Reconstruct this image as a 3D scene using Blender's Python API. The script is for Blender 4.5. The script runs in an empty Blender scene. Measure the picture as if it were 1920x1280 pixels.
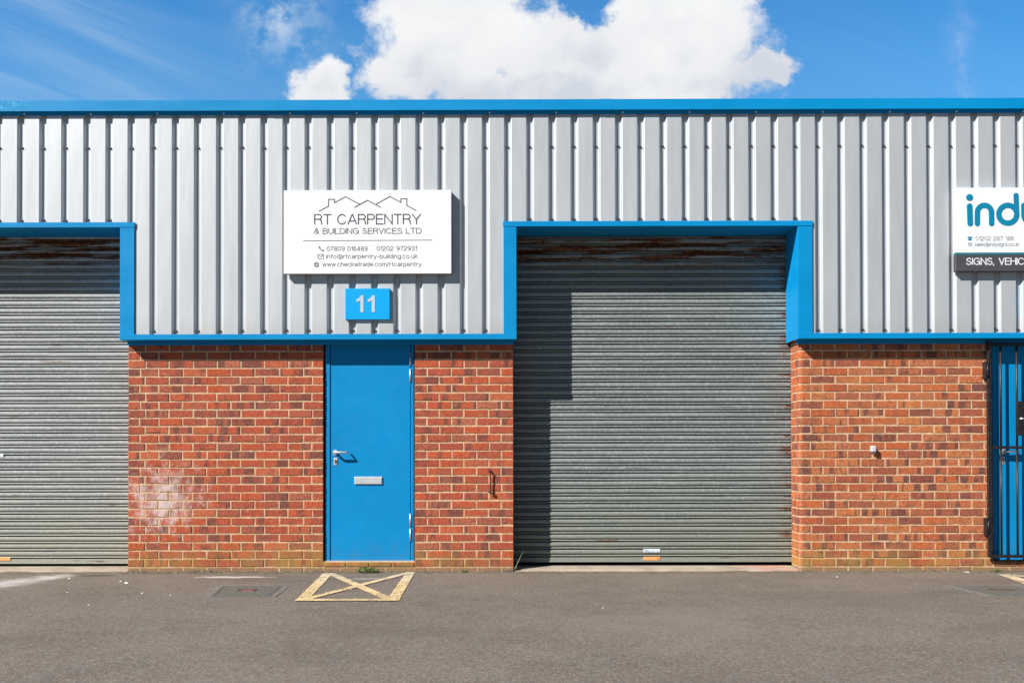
import bpy, bmesh, math, random
from mathutils import Vector, Matrix
random.seed(11)
S = bpy.context.scene
COL = S.collection
PI = math.pi

# ------------------------------------------------------------------ camera
cam = bpy.data.cameras.new('camera')
co = bpy.data.objects.new('camera', cam); COL.objects.link(co)
yaw, pit, rol = math.radians(-0.1815), math.radians(0.4942), math.radians(-0.0859)
fw = Vector((math.sin(yaw)*math.cos(pit), math.cos(yaw)*math.cos(pit), math.sin(pit)))
r0 = Vector((math.cos(yaw), -math.sin(yaw), 0)); u0 = r0.cross(fw)
rt = r0*math.cos(rol) + u0*math.sin(rol); up = -r0*math.sin(rol) + u0*math.cos(rol)
M = Matrix((rt, up, -fw)).transposed().to_4x4(); M.translation = Vector((0.314, -8.0, 0.957))
co.matrix_world = M
cam.sensor_width = 36; cam.lens = 1668.3/1920*36
cam.shift_x = -0.00244; cam.shift_y = 0.1097
cam.clip_start = 0.05; cam.clip_end = 5000
S.camera = co

# ------------------------------------------------------------------ light
SUN = Vector((-1.40, -1.0, 1.41)).normalized()
sl = bpy.data.lights.new('sun', 'SUN'); sl.energy = 5.0; sl.angle = math.radians(0.53); sl.color = (1.0, 0.965, 0.915)
so = bpy.data.objects.new('sun', sl); COL.objects.link(so)
so.rotation_euler = (-SUN).to_track_quat('-Z', 'Y').to_euler(); so.location = (-10, -8, 12)
S.view_settings.view_transform = 'Standard'; S.view_settings.look = 'None'
S.view_settings.exposure = 0.62; S.view_settings.gamma = 1.0; S.view_settings.use_curve_mapping = False


class NT:
    """small helper around a node tree"""
    def __init__(s, tree): s.t = tree; s.n = tree.nodes; s.l = tree.links
    def put(s, sock, v):
        if isinstance(v, bpy.types.NodeSocket): s.l.new(v, sock)
        elif v is not None:
            if isinstance(v, (int, float)) and sock.type in ('VECTOR', 'RGBA'):
                v = (v, v, v) if sock.type == 'VECTOR' else (v, v, v, 1)
            if sock.type == 'RGBA' and len(v) == 3: v = (*v, 1)
            sock.default_value = v
    def node(s, typ, **kw):
        n = s.n.new(typ)
        for k, v in kw.items(): setattr(n, k, v)
        return n
    def math(s, op, a, b=None, c=None, clamp=False):
        n = s.node('ShaderNodeMath', operation=op, use_clamp=clamp)
        s.put(n.inputs[0], a); s.put(n.inputs[1], b)
        if c is not None: s.put(n.inputs[2], c)
        return n.outputs[0]
    def vmath(s, op, a, b=None):
        n = s.node('ShaderNodeVectorMath', operation=op)
        s.put(n.inputs[0], a); s.put(n.inputs[1], b)
        return n.outputs[1] if op in ('LENGTH', 'DOT_PRODUCT', 'DISTANCE') else n.outputs[0]
    def noise(s, vec, scale, detail=3, rough=0.55, dist=0.0):
        n = s.node('ShaderNodeTexNoise'); s.put(n.inputs['Vector'], vec)
        n.inputs['Scale'].default_value = scale; n.inputs['Detail'].default_value = detail
        n.inputs['Roughness'].default_value = rough; n.inputs['Distortion'].default_value = dist
        return n.outputs[0]
    def ramp(s, fac, a, b, lo=0.0, hi=1.0, smooth=True):
        n = s.node('ShaderNodeMapRange', clamp=True)
        if smooth: n.interpolation_type = 'SMOOTHSTEP'
        s.put(n.inputs[0], fac); n.inputs[1].default_value = a; n.inputs[2].default_value = b
        n.inputs[3].default_value = lo; n.inputs[4].default_value = hi
        return n.outputs[0]
    def mix(s, fac, a, b, mode='MIX'):
        n = s.node('ShaderNodeMix', data_type='RGBA', blend_type=mode)
        s.put(n.inputs[0], fac); s.put(n.inputs[6], a); s.put(n.inputs[7], b)
        return n.outputs[2]
    def crange(s, fac, stops):
        n = s.node('ShaderNodeValToRGB'); s.put(n.inputs[0], fac)
        e = n.color_ramp.elements
        while len(e) < len(stops): e.new(0.5)
        for el, (p, c) in zip(e, stops): el.position = p; el.color = (*c, 1)
        return n.outputs[0]
    def sep(s, v):
        n = s.node('ShaderNodeSeparateXYZ'); s.put(n.inputs[0], v); return n.outputs
    def comb(s, x, y, z):
        n = s.node('ShaderNodeCombineXYZ')
        s.put(n.inputs[0], x); s.put(n.inputs[1], y); s.put(n.inputs[2], z); return n.outputs[0]
    def bump(s, h, strength, dist):
        n = s.node('ShaderNodeBump'); s.put(n.inputs['Height'], h)
        n.inputs['Strength'].default_value = strength; n.inputs['Distance'].default_value = dist
        return n.outputs[0]
    def obj(s): return s.node('ShaderNodeTexCoord').outputs['Object']


# ------------------------------------------------------------------ sky
W = bpy.data.worlds.new('World'); S.world = W; W.use_nodes = True
w = NT(W.node_tree); w.n.clear()
sky = w.node('ShaderNodeTexSky', sky_type='NISHITA', sun_disc=False)
sky.sun_elevation = math.asin(SUN.z); sky.sun_rotation = math.atan2(SUN.x, SUN.y) % (2*PI)
sky.altitude = 50; sky.air_density = 1.0; sky.dust_density = 0.35; sky.ozone_density = 3.0
d = w.vmath('NORMALIZE', w.node('ShaderNodeTexCoord').outputs['Generated'])
X, Y, Z = w.sep(d)
blue = w.mix(1.0, sky.outputs[0], (0.42, 1.40, 1.92), 'MULTIPLY')
yy = w.math('MAXIMUM', Y, 0.05)
U, V = w.math('DIVIDE', X, yy), w.math('DIVIDE', Z, yy)          # where on the northern sky
blue = w.mix(w.ramp(V, 0.60, 0.36, 0.0, 0.30), blue, (2.2, 5.0, 7.6))
nv = w.comb(U, V, 0.0)
warp = w.noise(nv, 11.0, 8, 0.60)
warp2 = w.noise(w.vmath('ADD', nv, (3.1, 1.7, 0)), 34.0, 8, 0.66)
dn = w.node('ShaderNodeTexNoise'); w.put(dn.inputs['Vector'], nv); dn.inputs['Scale'].default_value = 17; dn.inputs['Detail'].default_value = 9; dn.inputs['Roughness'].default_value = 0.62
DX, DY, DZ = w.sep(dn.outputs['Color'])
UW = w.math('ADD', U, w.math('MULTIPLY', w.math('SUBTRACT', DX, 0.5), 0.085)); VW = w.math('ADD', V, w.math('MULTIPLY', w.math('SUBTRACT', DY, 0.5), 0.085))
def gauss(cu, cv, ru, rv, k=-0.7):
    a = w.math('DIVIDE', w.math('SUBTRACT', UW, cu), ru); b = w.math('DIVIDE', w.math('SUBTRACT', VW, cv), rv)
    return w.math('EXPONENT', w.math('MULTIPLY', w.math('ADD', w.math('MULTIPLY', a, a), w.math('MULTIPLY', b, b)), k))
field = None
for (cu, cv, ru, rv) in [(-0.072, 0.490, 0.092, 0.080), (-0.118, 0.440, 0.052, 0.044), (0.035, 0.418, 0.180, 0.032), (0.178, 0.486, 0.100, 0.080),
                         (0.07, 0.460, 0.100, 0.046), (0.17, 0.430, 0.100, 0.034), (0.282, 0.444, 0.032, 0.017), (-0.222, 0.420, 0.038, 0.036),
                         (0.7, 0.3, .2, .05), (-0.9, 0.32, .2, .05)]:
    e = gauss(cu, cv, ru, rv)
    field = e if field is None else w.math('MAXIMUM', field, e)
field = w.math('ADD', w.math('MULTIPLY', field, 1.15), w.math('MULTIPLY', w.math('SUBTRACT', warp, 0.5), 0.55))
field = w.math('ADD', field, w.math('MULTIPLY', w.math('SUBTRACT', warp2, 0.5), 0.75))
field = w.math('SUBTRACT', field, w.math('MULTIPLY', gauss(0.090, 0.524, 0.026, 0.024), 0.55))
cmask = w.ramp(field, 0.36, 0.74)
lit = w.noise(w.vmath('ADD', nv, (0.012, -0.012, 0)), 8.0, 4, 0.48)
shade = w.math('ADD', w.ramp(V, 0.40, 0.50, 0.0, 0.45), w.math('MULTIPLY', w.math('SUBTRACT', lit, 0.38), 2.0))
shade = w.math('SUBTRACT', shade, w.ramp(field, 0.85, 1.35, 0.0, 0.30))
ccol = w.crange(shade, [(0.0, (6.4, 6.8, 7.6)), (0.40, (8.3, 8.45, 8.7)), (0.90, (9.2, 9.3, 9.4))])
# faint high cloud
cv_ = w.vmath('MULTIPLY', w.comb(w.math('ADD', U, w.math('MULTIPLY', V, 1.6)), w.math('SUBTRACT', V, w.math('MULTIPLY', U, -0.35)), 0.0), (2.6, 12.0, 1))
cir = w.ramp(w.noise(cv_, 1.4, 7, 0.60, 0.5), 0.30, 0.85)
cir = w.math('MULTIPLY', cir, w.ramp(U, -0.22, -0.58, 0.06, 0.85))
puff = w.math('MULTIPLY', gauss(-0.268, 0.500, .036, .036, -0.8), w.ramp(warp2, 0.36, 0.62))
puff = w.math('MAXIMUM', puff, w.math('MULTIPLY', gauss(0.50, 0.46, .012, .05, -0.8), w.ramp(warp2, 0.30, 0.8, 0, .5)))
sk = w.mix(cir, blue, (4.6, 6.2, 8.3)); sk = w.mix(w.math('MULTIPLY', puff, 0.75), sk, (6.2, 7.3, 8.6)); sk = w.mix(cmask, sk, ccol)
sk = w.mix(1.0, sk, w.ramp(Y, -0.25, 0.35, 0.27, 1.0), 'MULTIPLY')     # unseen southern half dimmed to weaken fill light in the shade; north stays full
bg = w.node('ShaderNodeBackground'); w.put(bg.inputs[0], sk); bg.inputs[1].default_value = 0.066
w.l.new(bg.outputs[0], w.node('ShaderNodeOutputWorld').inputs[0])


# ------------------------------------------------------------------ materials
def mat(name):
    m = bpy.data.materials.new(name); m.use_nodes = True
    t = NT(m.node_tree); t.n.clear()
    b = t.node('ShaderNodeBsdfPrincipled'); o = t.node('ShaderNodeOutputMaterial'); t.l.new(b.outputs[0], o.inputs[0])
    return m, t, b

def simple(name, col, rough=0.5, metal=0.0, var=0.06, vs=8.0, spec=0.5, bumpd=0.0):
    m, t, b = mat(name); o = t.obj()
    n = t.noise(o, vs, 4)
    c = t.mix(t.ramp(n, 0.3, 0.7), tuple(x*(1-var) for x in col), tuple(min(1, x*(1+var)) for x in col))
    t.put(b.inputs['Base Color'], c); b.inputs['Metallic'].default_value = metal
    t.put(b.inputs['Roughness'], t.ramp(t.noise(o, vs*3, 3), 0.3, 0.7, rough*0.9, min(1, rough*1.12)))
    b.inputs['Specular IOR Level'].default_value = spec
    if bumpd: t.put(b.inputs['Normal'], t.bump(t.noise(o, vs*12, 3), 0.5, bumpd))
    return m

def m_blue():
    m, t, b = mat('blue_coated_steel'); o = t.obj()
    x, y, z = t.sep(o)
    n = t.noise(t.vmath('MULTIPLY', o, (0.7, 1, 2)), 2.2, 4)
    c = t.mix(t.ramp(n, 0.3, 0.7), (0.0005, 0.232, 0.520), (0.001, 0.258, 0.565))
    dirt = t.ramp(t.noise(t.vmath('MULTIPLY', o, (18, 18, 2.2)), 1.0, 5, 0.65), 0.55, 0.85, 0, 0.13)
    c = t.mix(dirt, c, (0.06, 0.22, 0.42))
    # paler blue speckles on the left end of the roof cap
    speck = t.math('MULTIPLY', t.ramp(x, -3.95, -4.25), t.ramp(t.noise(o, 26, 5, 0.7), 0.47, 0.60))
    speck = t.math('MULTIPLY', speck, t.ramp(z, 4.05, 4.10))
    c = t.mix(t.math('MULTIPLY', speck, 0.5), c, (0.08, 0.48, 0.75))
    t.put(b.inputs['Base Color'], c)
    t.put(b.inputs['Roughness'], t.ramp(n, 0.3, 0.7, 0.40, 0.50)); b.inputs['Specular IOR Level'].default_value = 0.22
    t.put(b.inputs['Normal'], t.bump(t.noise(o, 3.0, 3), 0.25, 0.01))
    return m

def m_cladding():
    m, t, b = mat('silver_coated_cladding'); o = t.obj()
    x, y, z = t.sep(o)
    sheet = t.noise(t.comb(t.math('FLOOR', t.math('MULTIPLY', t.math('ADD', x, 0.03), 1.0)), 0, 0), 3.7, 0)
    n = t.noise(t.vmath('MULTIPLY', o, (3, 1, 0.6)), 2.0, 4)
    streak = t.ramp(t.noise(t.vmath('MULTIPLY', o, (45, 1, 0.5)), 1.0, 5, 0.6), 0.35, 0.8, 1.0, 0.97)
    c = t.mix(t.ramp(n, 0.3, 0.7), (0.490, 0.515, 0.535), (0.515, 0.538, 0.556))
    c = t.mix(1.0, c, streak, 'MULTIPLY')
    c = t.mix(1.0, c, t.ramp(sheet, 0.3, 0.7, 0.965, 1.03), 'MULTIPLY')
    spots = t.ramp(t.noise(o, 60, 2, 0.5), 0.77, 0.80, 0.0, 0.55)
    c = t.mix(spots, c, (0.25, 0.24, 0.22))
    # dust along the bottom of the sheets
    c = t.mix(t.math('MULTIPLY', t.ramp(z, 2.30, 2.10, 0, 0.35), t.ramp(n, 0.3, 0.6)), c, (0.40, 0.37, 0.32))
    t.put(b.inputs['Base Color'], c); b.inputs['Metallic'].default_value = 0.32
    t.put(b.inputs['Roughness'], t.ramp(n, 0.3, 0.7, 0.54, 0.60)); b.inputs['Specular IOR Level'].default_value = 0.4
    t.put(b.inputs['Normal'], t.bump(t.noise(t.vmath('MULTIPLY', o, (4, 1, 1.0)), 1.5, 2), 0.35, 0.012))
    return m

def m_brick(warm):
    m, t, b = mat('rustic_red_brick' if not warm else 'multi_tone_red_brick'); o = t.obj()
    isl = t.node('ShaderNodeNewGeometry').outputs['Random Per Island']
    x, y, z = t.sep(o)
    r2 = t.math('FRACT', t.math('MULTIPLY', isl, 37.13)); r3 = t.math('FRACT', t.math('MULTIPLY', isl, 91.7))
    if warm:
        base = t.crange(isl, [(0.0, (0.38, 0.095, 0.050)), (0.25, (0.60, 0.150, 0.048)), (0.50, (0.56, 0.185, 0.080)), (0.66, (0.36, 0.098, 0.055)), (0.85, (0.62, 0.215, 0.070)), (1.0, (0.24, 0.070, 0.048))])
    else:
        base = t.crange(isl, [(0.0, (0.42, 0.080, 0.045)), (0.28, (0.60, 0.108, 0.042)), (0.50, (0.43, 0.088, 0.048)), (0.74, (0.62, 0.150, 0.062)), (0.88, (0.31, 0.078, 0.055)), (1.0, (0.50, 0.15, 0.080))])
    off = t.comb(t.math('MULTIPLY', isl, 53.0), t.math('MULTIPLY', r2, 31.0), 0.0)
    rowdk = t.noise(t.vmath('ADD', t.vmath('MULTIPLY', o, (0.9, 0, 7)), (4.4, 0, 0)), 1.0, 2)
    band = t.noise(t.vmath('ADD', t.vmath('MULTIPLY', o, (13, 13, 1.5)), off), 1.0, 1, 0.4)
    dk = t.math('MULTIPLY', t.ramp(band, 0.50, 0.40), t.ramp(t.math('ADD', r2, t.math('MULTIPLY', t.math('SUBTRACT', rowdk, 0.5), 2.2)), 0.25, 0.75, 0.15, 0.95 if warm else 0.85))
    c = t.mix(dk, base, (0.155, 0.058, 0.050))
    og = t.math('MULTIPLY', t.ramp(band, 0.54, 0.68), t.ramp(r3, 0.3, 0.8, 0.1, 0.8))
    c = t.mix(og, c, (0.56, 0.12, 0.028) if warm else (0.52, 0.090, 0.024))
    # rough wire-cut face: slanting scratches and pits
    sv = t.vmath('ADD', t.vmath('MULTIPLY', t.comb(t.math('SUBTRACT', x, t.math('MULTIPLY', z, 0.7)), y, z), (170, 60, 85)), off)
    scr = t.noise(sv, 1.0, 3, 0.65)
    c = t.mix(t.ramp(scr, 0.54, 0.40, 0, 0.62), c, (0.110, 0.034, 0.024))
    c = t.mix(t.ramp(scr, 0.56, 0.72, 0, 0.65), c, (0.72, 0.34, 0.20))
    spk = t.noise(o, 210, 2, 0.6)
    c = t.mix(t.ramp(spk, 0.60, 0.70, 0, 0.6), c, (0.72, 0.46, 0.30))
    big = t.noise(t.vmath('ADD', o, (3.3, 0, 8.1)), 9.0, 5, 0.7)
    c = t.mix(t.ramp(big, 0.60, 0.72, 0, 0.45), c, (0.58, 0.33, 0.17))
    # pale salt bloom on the left wall
    if not warm:
        sx = t.math('POWER', t.math('DIVIDE', t.math('ADD', x, 2.93), 0.40), 2.0)
        sz = t.math('POWER', t.math('DIVIDE', t.math('SUBTRACT', z, 0.62), 0.38), 2.0)
        bl = t.math('EXPONENT', t.math('MULTIPLY', t.math('ADD', sx, sz), -0.8))
        bl = t.ramp(t.math('ADD', bl, t.math('MULTIPLY', t.math('SUBTRACT', t.noise(t.vmath('MULTIPLY', o, (1.3, 1, 1.0)), 8, 8, 0.75), 0.5), 2.6)), 0.45, 1.25, 0.0, 0.88)
        bl = t.math('MULTIPLY', bl, t.ramp(scr, 0.30, 0.60, 0.55, 1.0))
        c = t.mix(bl, c, (0.72, 0.62, 0.58))
    # algae near the ground
    ag = t.math('MULTIPLY', t.ramp(z, 0.30, 0.03), t.ramp(t.noise(o, 5, 5, 0.65), 0.34, 0.58))
    ag = t.math('MULTIPLY', ag, t.ramp(t.noise(t.vmath('ADD', o, (9.3, 0, 0)), 1.1, 2), 0.35, 0.6, 0.25, 0.95))
    c = t.mix(t.math('MULTIPLY', ag, 0.80), c, (0.36, 0.225, 0.060))
    c = t.mix(t.ramp(t.math('ADD', z, t.math('MULTIPLY', t.noise(o, 11, 4), 0.05)), 0.045, 0.0, 0, 0.75), c, (0.26, 0.185, 0.125))
    t.put(b.inputs['Base Color'], c); b.inputs['Roughness'].default_value = 0.9; b.inputs['Specular IOR Level'].default_value = 0.2
    h = t.math('ADD', t.math('MULTIPLY', scr, 1.0), t.math('MULTIPLY', spk, 0.5))
    t.put(b.inputs['Normal'], t.bump(h, 0.9, 0.0035))
    return m

def m_mortar():
    m, t, b = mat('cream_mortar'); o = t.obj(); x, y, z = t.sep(o)
    c = t.mix(t.ramp(t.noise(o, 40, 4), 0.3, 0.7), (0.49, 0.330, 0.195), (0.71, 0.50, 0.315))
    c = t.mix(t.ramp(t.noise(o, 3.0, 4), 0.5, 0.75, 0, 0.45), c, (0.44, 0.30, 0.18))
    c = t.mix(t.math('MULTIPLY', t.ramp(z, 0.22, 0.0, 0, 0.8), t.ramp(t.noise(o, 6, 4), 0.38, 0.62)), c, (0.42, 0.31, 0.10))
    t.put(b.inputs['Base Color'], c); b.inputs['Roughness'].default_value = 0.95; b.inputs['Specular IOR Level'].default_value = 0.1
    t.put(b.inputs['Normal'], t.bump(t.noise(o, 150, 3), 0.8, 0.003))
    return m

def m_shutter(light, name):
    m, t, b = mat(name); o = t.obj(); x, y, z = t.sep(o)
    n = t.noise(t.vmath('MULTIPLY', o, (1.3, 1, 9)), 1.2, 5, 0.6)
    g = t.noise(t.vmath('MULTIPLY', o, (0.7, 1, 1)), 42, 4, 0.6)
    lo, hi = ((0.300, 0.315, 0.312), (0.375, 0.388, 0.378)) if light else ((0.205, 0.232, 0.228), (0.275, 0.300, 0.290))
    c = t.mix(t.ramp(n, 0.3, 0.7), lo, hi)
    c = t.mix(t.ramp(g, 0.48, 0.70, 0.0, 0.6), c, tuple(v*1.45 for v in hi))
    c = t.mix(t.ramp(g, 0.42, 0.25, 0.0, 0.35), c, tuple(v*0.7 for v in lo))
    # greenish brown grime on the lower curtain
    c = t.mix(t.math('MULTIPLY', t.ramp(z, 1.1, 0.0, 0, 0.62), t.ramp(n, 0.25, 0.6, 0.5, 1.0)), c, (0.30, 0.29, 0.20) if light else (0.245, 0.245, 0.175))
    # rust on the highest slats, and thin runs on some joints
    rn = t.noise(t.vmath('ADD', t.vmath('MULTIPLY', o, (1.6, 1, 26)), (2.3 if light else 7.7, 0, 0)), 1.0, 6, 0.68)
    top = t.math('MULTIPLY', t.ramp(z, 2.72, 2.90), t.ramp(rn, 0.45, 0.53))
    run = t.math('MULTIPLY', t.ramp(t.noise(t.vmath('MULTIPLY', o, (2.1, 1, 40)), 1.0, 3), 0.70, 0.735), 0.8)
    edge = t.math('MULTIPLY', t.ramp(x, 2.72, 2.86, 0.0, 1.0), t.ramp(rn, 0.50, 0.60, 0, 0.85))
    ru = t.math('MAXIMUM', top, t.math('MAXIMUM', run, edge))
    rc = t.mix(t.ramp(g, 0.4, 0.65), (0.070, 0.022, 0.010), (0.26, 0.095, 0.035))
    c = t.mix(ru, c, rc)
    t.put(b.inputs['Base Color'], c)
    t.put(b.inputs['Metallic'], t.math('SUBTRACT', 0.10, t.math('MULTIPLY', ru, 0.10)))
    t.put(b.inputs['Roughness'], t.ramp(g, 0.3, 0.7, 0.52, 0.68)); b.inputs['Specular IOR Level'].default_value = 0.25
    t.put(b.inputs['Normal'], t.bump(g, 0.2, 0.001))
    return m

def m_asphalt():
    m, t, b = mat('worn_asphalt'); o = t.obj(); x, y, z = t.sep(o)
    big = t.noise(o, 0.9, 5, 0.6); mid = t.noise(o, 7.0, 5, 0.65); g1 = t.noise(o, 52, 5, 0.80); g2 = t.noise(o, 240, 2, 0.6)
    vor = t.node('ShaderNodeTexVoronoi'); vor.inputs['Scale'].default_value = 110; t.put(vor.inputs['Vector'], o)
    c = t.mix(t.ramp(big, 0.3, 0.7), (0.124, 0.099, 0.078), (0.172, 0.134, 0.105))
    c = t.mix(t.ramp(mid, 0.40, 0.66, 0, 0.5), c, (0.160, 0.143, 0.118))
    stone = t.sep(vor.outputs['Color'])[0]
    c = t.mix(t.ramp(stone, 0.55, 0.95, 0, 0.42), c, (0.37, 0.32, 0.27))
    c = t.mix(t.ramp(g1, 0.50, 0.34, 0, 0.68), c, (0.060, 0.050, 0.042))
    c = t.mix(t.ramp(g1, 0.54, 0.70, 0, 0.38), c, (0.34, 0.275, 0.215))
    c = t.mix(t.ramp(g2, 0.66, 0.74, 0, 0.7), c, (0.52, 0.47, 0.40))
    # smooth pale band right at the buildings where dust settles
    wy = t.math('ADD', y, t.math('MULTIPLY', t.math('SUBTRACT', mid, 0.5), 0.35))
    c = t.mix(t.ramp(wy, -0.22, 0.06, 0, 0.55), c, (0.225, 0.195, 0.155))
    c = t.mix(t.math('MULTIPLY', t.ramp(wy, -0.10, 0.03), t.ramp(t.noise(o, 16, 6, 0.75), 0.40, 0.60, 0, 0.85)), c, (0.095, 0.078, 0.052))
    patch = t.noise(t.vmath('ADD', t.vmath('MULTIPLY', o, (0.55, 1.1, 1)), (1.7, 6.1, 0)), 1.0, 4, 0.55)
    c = t.mix(t.ramp(patch, 0.52, 0.66, 0, 0.30), c, (0.100, 0.082, 0.066))
    c = t.mix(t.ramp(patch, 0.44, 0.32, 0, 0.30), c, (0.225, 0.188, 0.150))
    # spilled white powder left, near the shutter and before the wall
    def blob(cx, cy, rx, ry, k, lo=0.45, hi=1.1, rotv=0.0, kx=0.0):
        dx = t.math('SUBTRACT', x, cx); dy = t.math('SUBTRACT', y, cy)
        dy = t.math('SUBTRACT', dy, t.math('MULTIPLY', dx, rotv)); dx = t.math('SUBTRACT', dx, t.math('MULTIPLY', dy, kx))
        e = t.math('EXPONENT', t.math('MULTIPLY', t.math('ADD', t.math('POWER', t.math('ABSOLUTE', t.math('DIVIDE', dx, rx)), 2.0), t.math('POWER', t.math('ABSOLUTE', t.math('DIVIDE', dy, ry)), 2.0)), -1.0))
        return t.ramp(t.math('ADD', e, t.math('MULTIPLY', t.math('SUBTRACT', mid, 0.5), 1.1)), lo, hi, 0, k)
    for a in [(-3.93, -0.66, 0.26, 0.60, 0.80, 0.12, 1.40, 0.0, 0.25), (-3.75, -0.22, 0.18, 0.25, 0.70, 0.25, 1.2), (-2.10, -0.24, 0.50, 0.09, 0.75, 0.45, 1.0), (-1.95, -0.95, 0.25, 0.10, 0.25), (-0.95, -0.35, .25, .12, .25)]:
        c = t.mix(blob(*a), c, (0.60, 0.57, 0.54))
    c = t.mix(blob(-3.42, -0.12, 0.24, 0.10, 0.75, 0.4, 0.9), c, (0.085, 0.058, 0.045))
    for a in [(-3.05, -3.55, 0.13, 0.22, 0.45), (1.75, -2.35, 0.05, 0.05, 0.6), (3.7, -1.2, 0.5, 0.25, 0.35)]:
        c = t.mix(blob(*a), c, (0.090, 0.084, 0.088))
    t.put(b.inputs['Base Color'], c); b.inputs['Roughness'].default_value = 0.93; b.inputs['Specular IOR Level'].default_value = 0.25
    h = t.math('ADD', g1, t.math('MULTIPLY', stone, 0.5))
    t.put(b.inputs['Normal'], t.bump(h, 0.75, 0.005))
    return m

def m_paint():
    m, t, b = mat('worn_yellow_road_paint'); o = t.obj(); x, y, z = t.sep(o)
    g = t.noise(o, 95, 3, 0.7); n = t.noise(o, 6, 4)
    c = t.mix(t.ramp(t.math('ADD', y, t.math('MULTIPLY', n, 0.6)), 0.35, -0.6), (0.66, 0.56, 0.39), (0.72, 0.53, 0.25))
    worn = t.ramp(t.math('ADD', g, t.math('MULTIPLY', n, 0.35)), 0.72, 0.52)
    c = t.mix(t.math('MULTIPLY', worn, 0.75), c, (0.17, 0.145, 0.12))
    t.put(b.inputs['Base Color'], c); b.inputs['Roughness'].default_value = 0.85
    t.put(b.inputs['Normal'], t.bump(g, 0.6, 0.004))
    tr = t.node('ShaderNodeBsdfTransparent'); mx = t.node('ShaderNodeMixShader')
    ed = t.ramp(t.math('ADD', t.noise(o, 60, 4, 0.7), t.math('MULTIPLY', n, 0.3)), 0.63, 0.51)
    t.put(mx.inputs[0], ed); out = [q for q in t.n if q.type == 'OUTPUT_MATERIAL'][0]
    t.l.new(b.outputs[0], mx.inputs[1]); t.l.new(tr.outputs[0], mx.inputs[2]); t.l.new(mx.outputs[0], out.inputs[0])
    return m

def m_concrete():
    m, t, b = mat('pale_concrete'); o = t.obj(); x, y, z = t.sep(o)
    c = t.mix(t.ramp(t.noise(o, 5, 5), 0.3, 0.7), (0.29, 0.24, 0.185), (0.42, 0.345, 0.265))
    c = t.mix(t.ramp(t.noise(o, 110, 3), 0.55, 0.75, 0, 0.5), c, (0.26, 0.22, 0.17))
    pk = t.math('MULTIPLY', t.ramp(x, 2.2, 2.7), t.ramp(t.noise(o, 4, 3), 0.35, 0.55))
    pk = t.math('MULTIPLY', pk, t.ramp(x, 3.0, 2.9))
    c = t.mix(t.math('MULTIPLY', pk, 0.5), c, (0.55, 0.22, 0.18))
    t.put(b.inputs['Base Color'], c); b.inputs['Roughness'].default_value = 0.9
    t.put(b.inputs['Normal'], t.bump(t.noise(o, 90, 3), 0.5, 0.003))
    return m

BLUE = m_blue(); CLAD = m_cladding(); BRK = m_brick(False); BRKW = m_brick(True); MORT = m_mortar()
SHL = m_shutter(True, 'pale_galvanised_slats'); SHD = m_shutter(False, 'weathered_galvanised_slats')
ASPH = m_asphalt(); PAINT = m_paint(); CONC = m_concrete()
def m_door():
    m, t, b = mat('blue_door_paint'); o = t.obj(); x, y, z = t.sep(o)
    n = t.noise(o, 1.6, 4)
    c = t.mix(t.ramp(n, 0.3, 0.7), (0.0006, 0.222, 0.505), (0.0008, 0.248, 0.555))
    sc_ = t.ramp(t.noise(t.vmath('MULTIPLY', o, (60, 1, 3.0)), 1.0, 6, 0.7), 0.66, 0.78, 0, 0.35)
    c = t.mix(sc_, c, (0.06, 0.30, 0.55))
    dirt = t.math('MULTIPLY', t.ramp(z, 0.32, 0.04), t.ramp(t.noise(o, 14, 6, 0.7), 0.38, 0.7, 0.03, 0.28))
    c = t.mix(dirt, c, (0.12, 0.13, 0.12))
    hand = t.math('POWER', t.math('ADD', t.math('POWER', t.math('DIVIDE', t.math('ADD', x, 1.33), 0.16), 2.0), t.math('POWER', t.math('DIVIDE', t.math('SUBTRACT', z, 1.05), 0.20), 2.0)), 0.5)
    hand = t.math('MULTIPLY', t.ramp(hand, 1.2, 0.2), t.ramp(t.noise(o, 22, 5, 0.7), 0.42, 0.7, 0, 0.30))
    c = t.mix(hand, c, (0.03, 0.13, 0.25))
    chip = t.ramp(t.noise(t.vmath('ADD', o, (5, 0, 2)), 34, 3, 0.6), 0.755, 0.77, 0, 0.6)
    c = t.mix(t.math('MULTIPLY', chip, t.ramp(z, 0.9, 0.2)), c, (0.30, 0.42, 0.50))
    t.put(b.inputs['Base Color'], c); b.inputs['Specular IOR Level'].default_value = 0.22
    t.put(b.inputs['Roughness'], t.ramp(t.noise(o, 9, 5, 0.7), 0.3, 0.7, 0.42, 0.6))
    t.put(b.inputs['Normal'], t.bump(t.noise(o, 2.5, 3), 0.3, 0.01))
    return m
DOORB = m_door()
WHITE = simple('white_sign_face', (0.80, 0.815, 0.83), 0.45, 0, 0.015, 1.5, 0.3)
GREYEDGE = simple('sign_edge_metal', (0.33, 0.30, 0.26), 0.5, 0.3)
CHAR = simple('charcoal_lettering', (0.050, 0.055, 0.065), 0.6, 0, 0.02)
TEAL = simple('teal_lettering', (0.004, 0.21, 0.36), 0.4, 0, 0.02)
PALET = simple('pale_teal_line', (0.02, 0.22, 0.26), 0.4, 0, 0.02)
LGREY = simple('grey_small_lettering', (0.30, 0.31, 0.33), 0.5, 0, 0.02)
DSTRIP = simple('dark_grey_sign_strip', (0.068, 0.064, 0.075), 0.5, 0, 0.04)
CYAN = simple('bright_blue_plate', (0.001, 0.36, 0.76), 0.5, 0, 0.02, 8, 0.2)
NUMG = simple('pale_grey_numerals', (0.50, 0.56, 0.62), 0.5, 0, 0.02)
STEEL = simple('satin_steel', (0.60, 0.61, 0.62), 0.40, 0.6, 0.04)
ALU = simple('anodised_aluminium', (0.66, 0.67, 0.68), 0.42, 0.45, 0.04)
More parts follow.
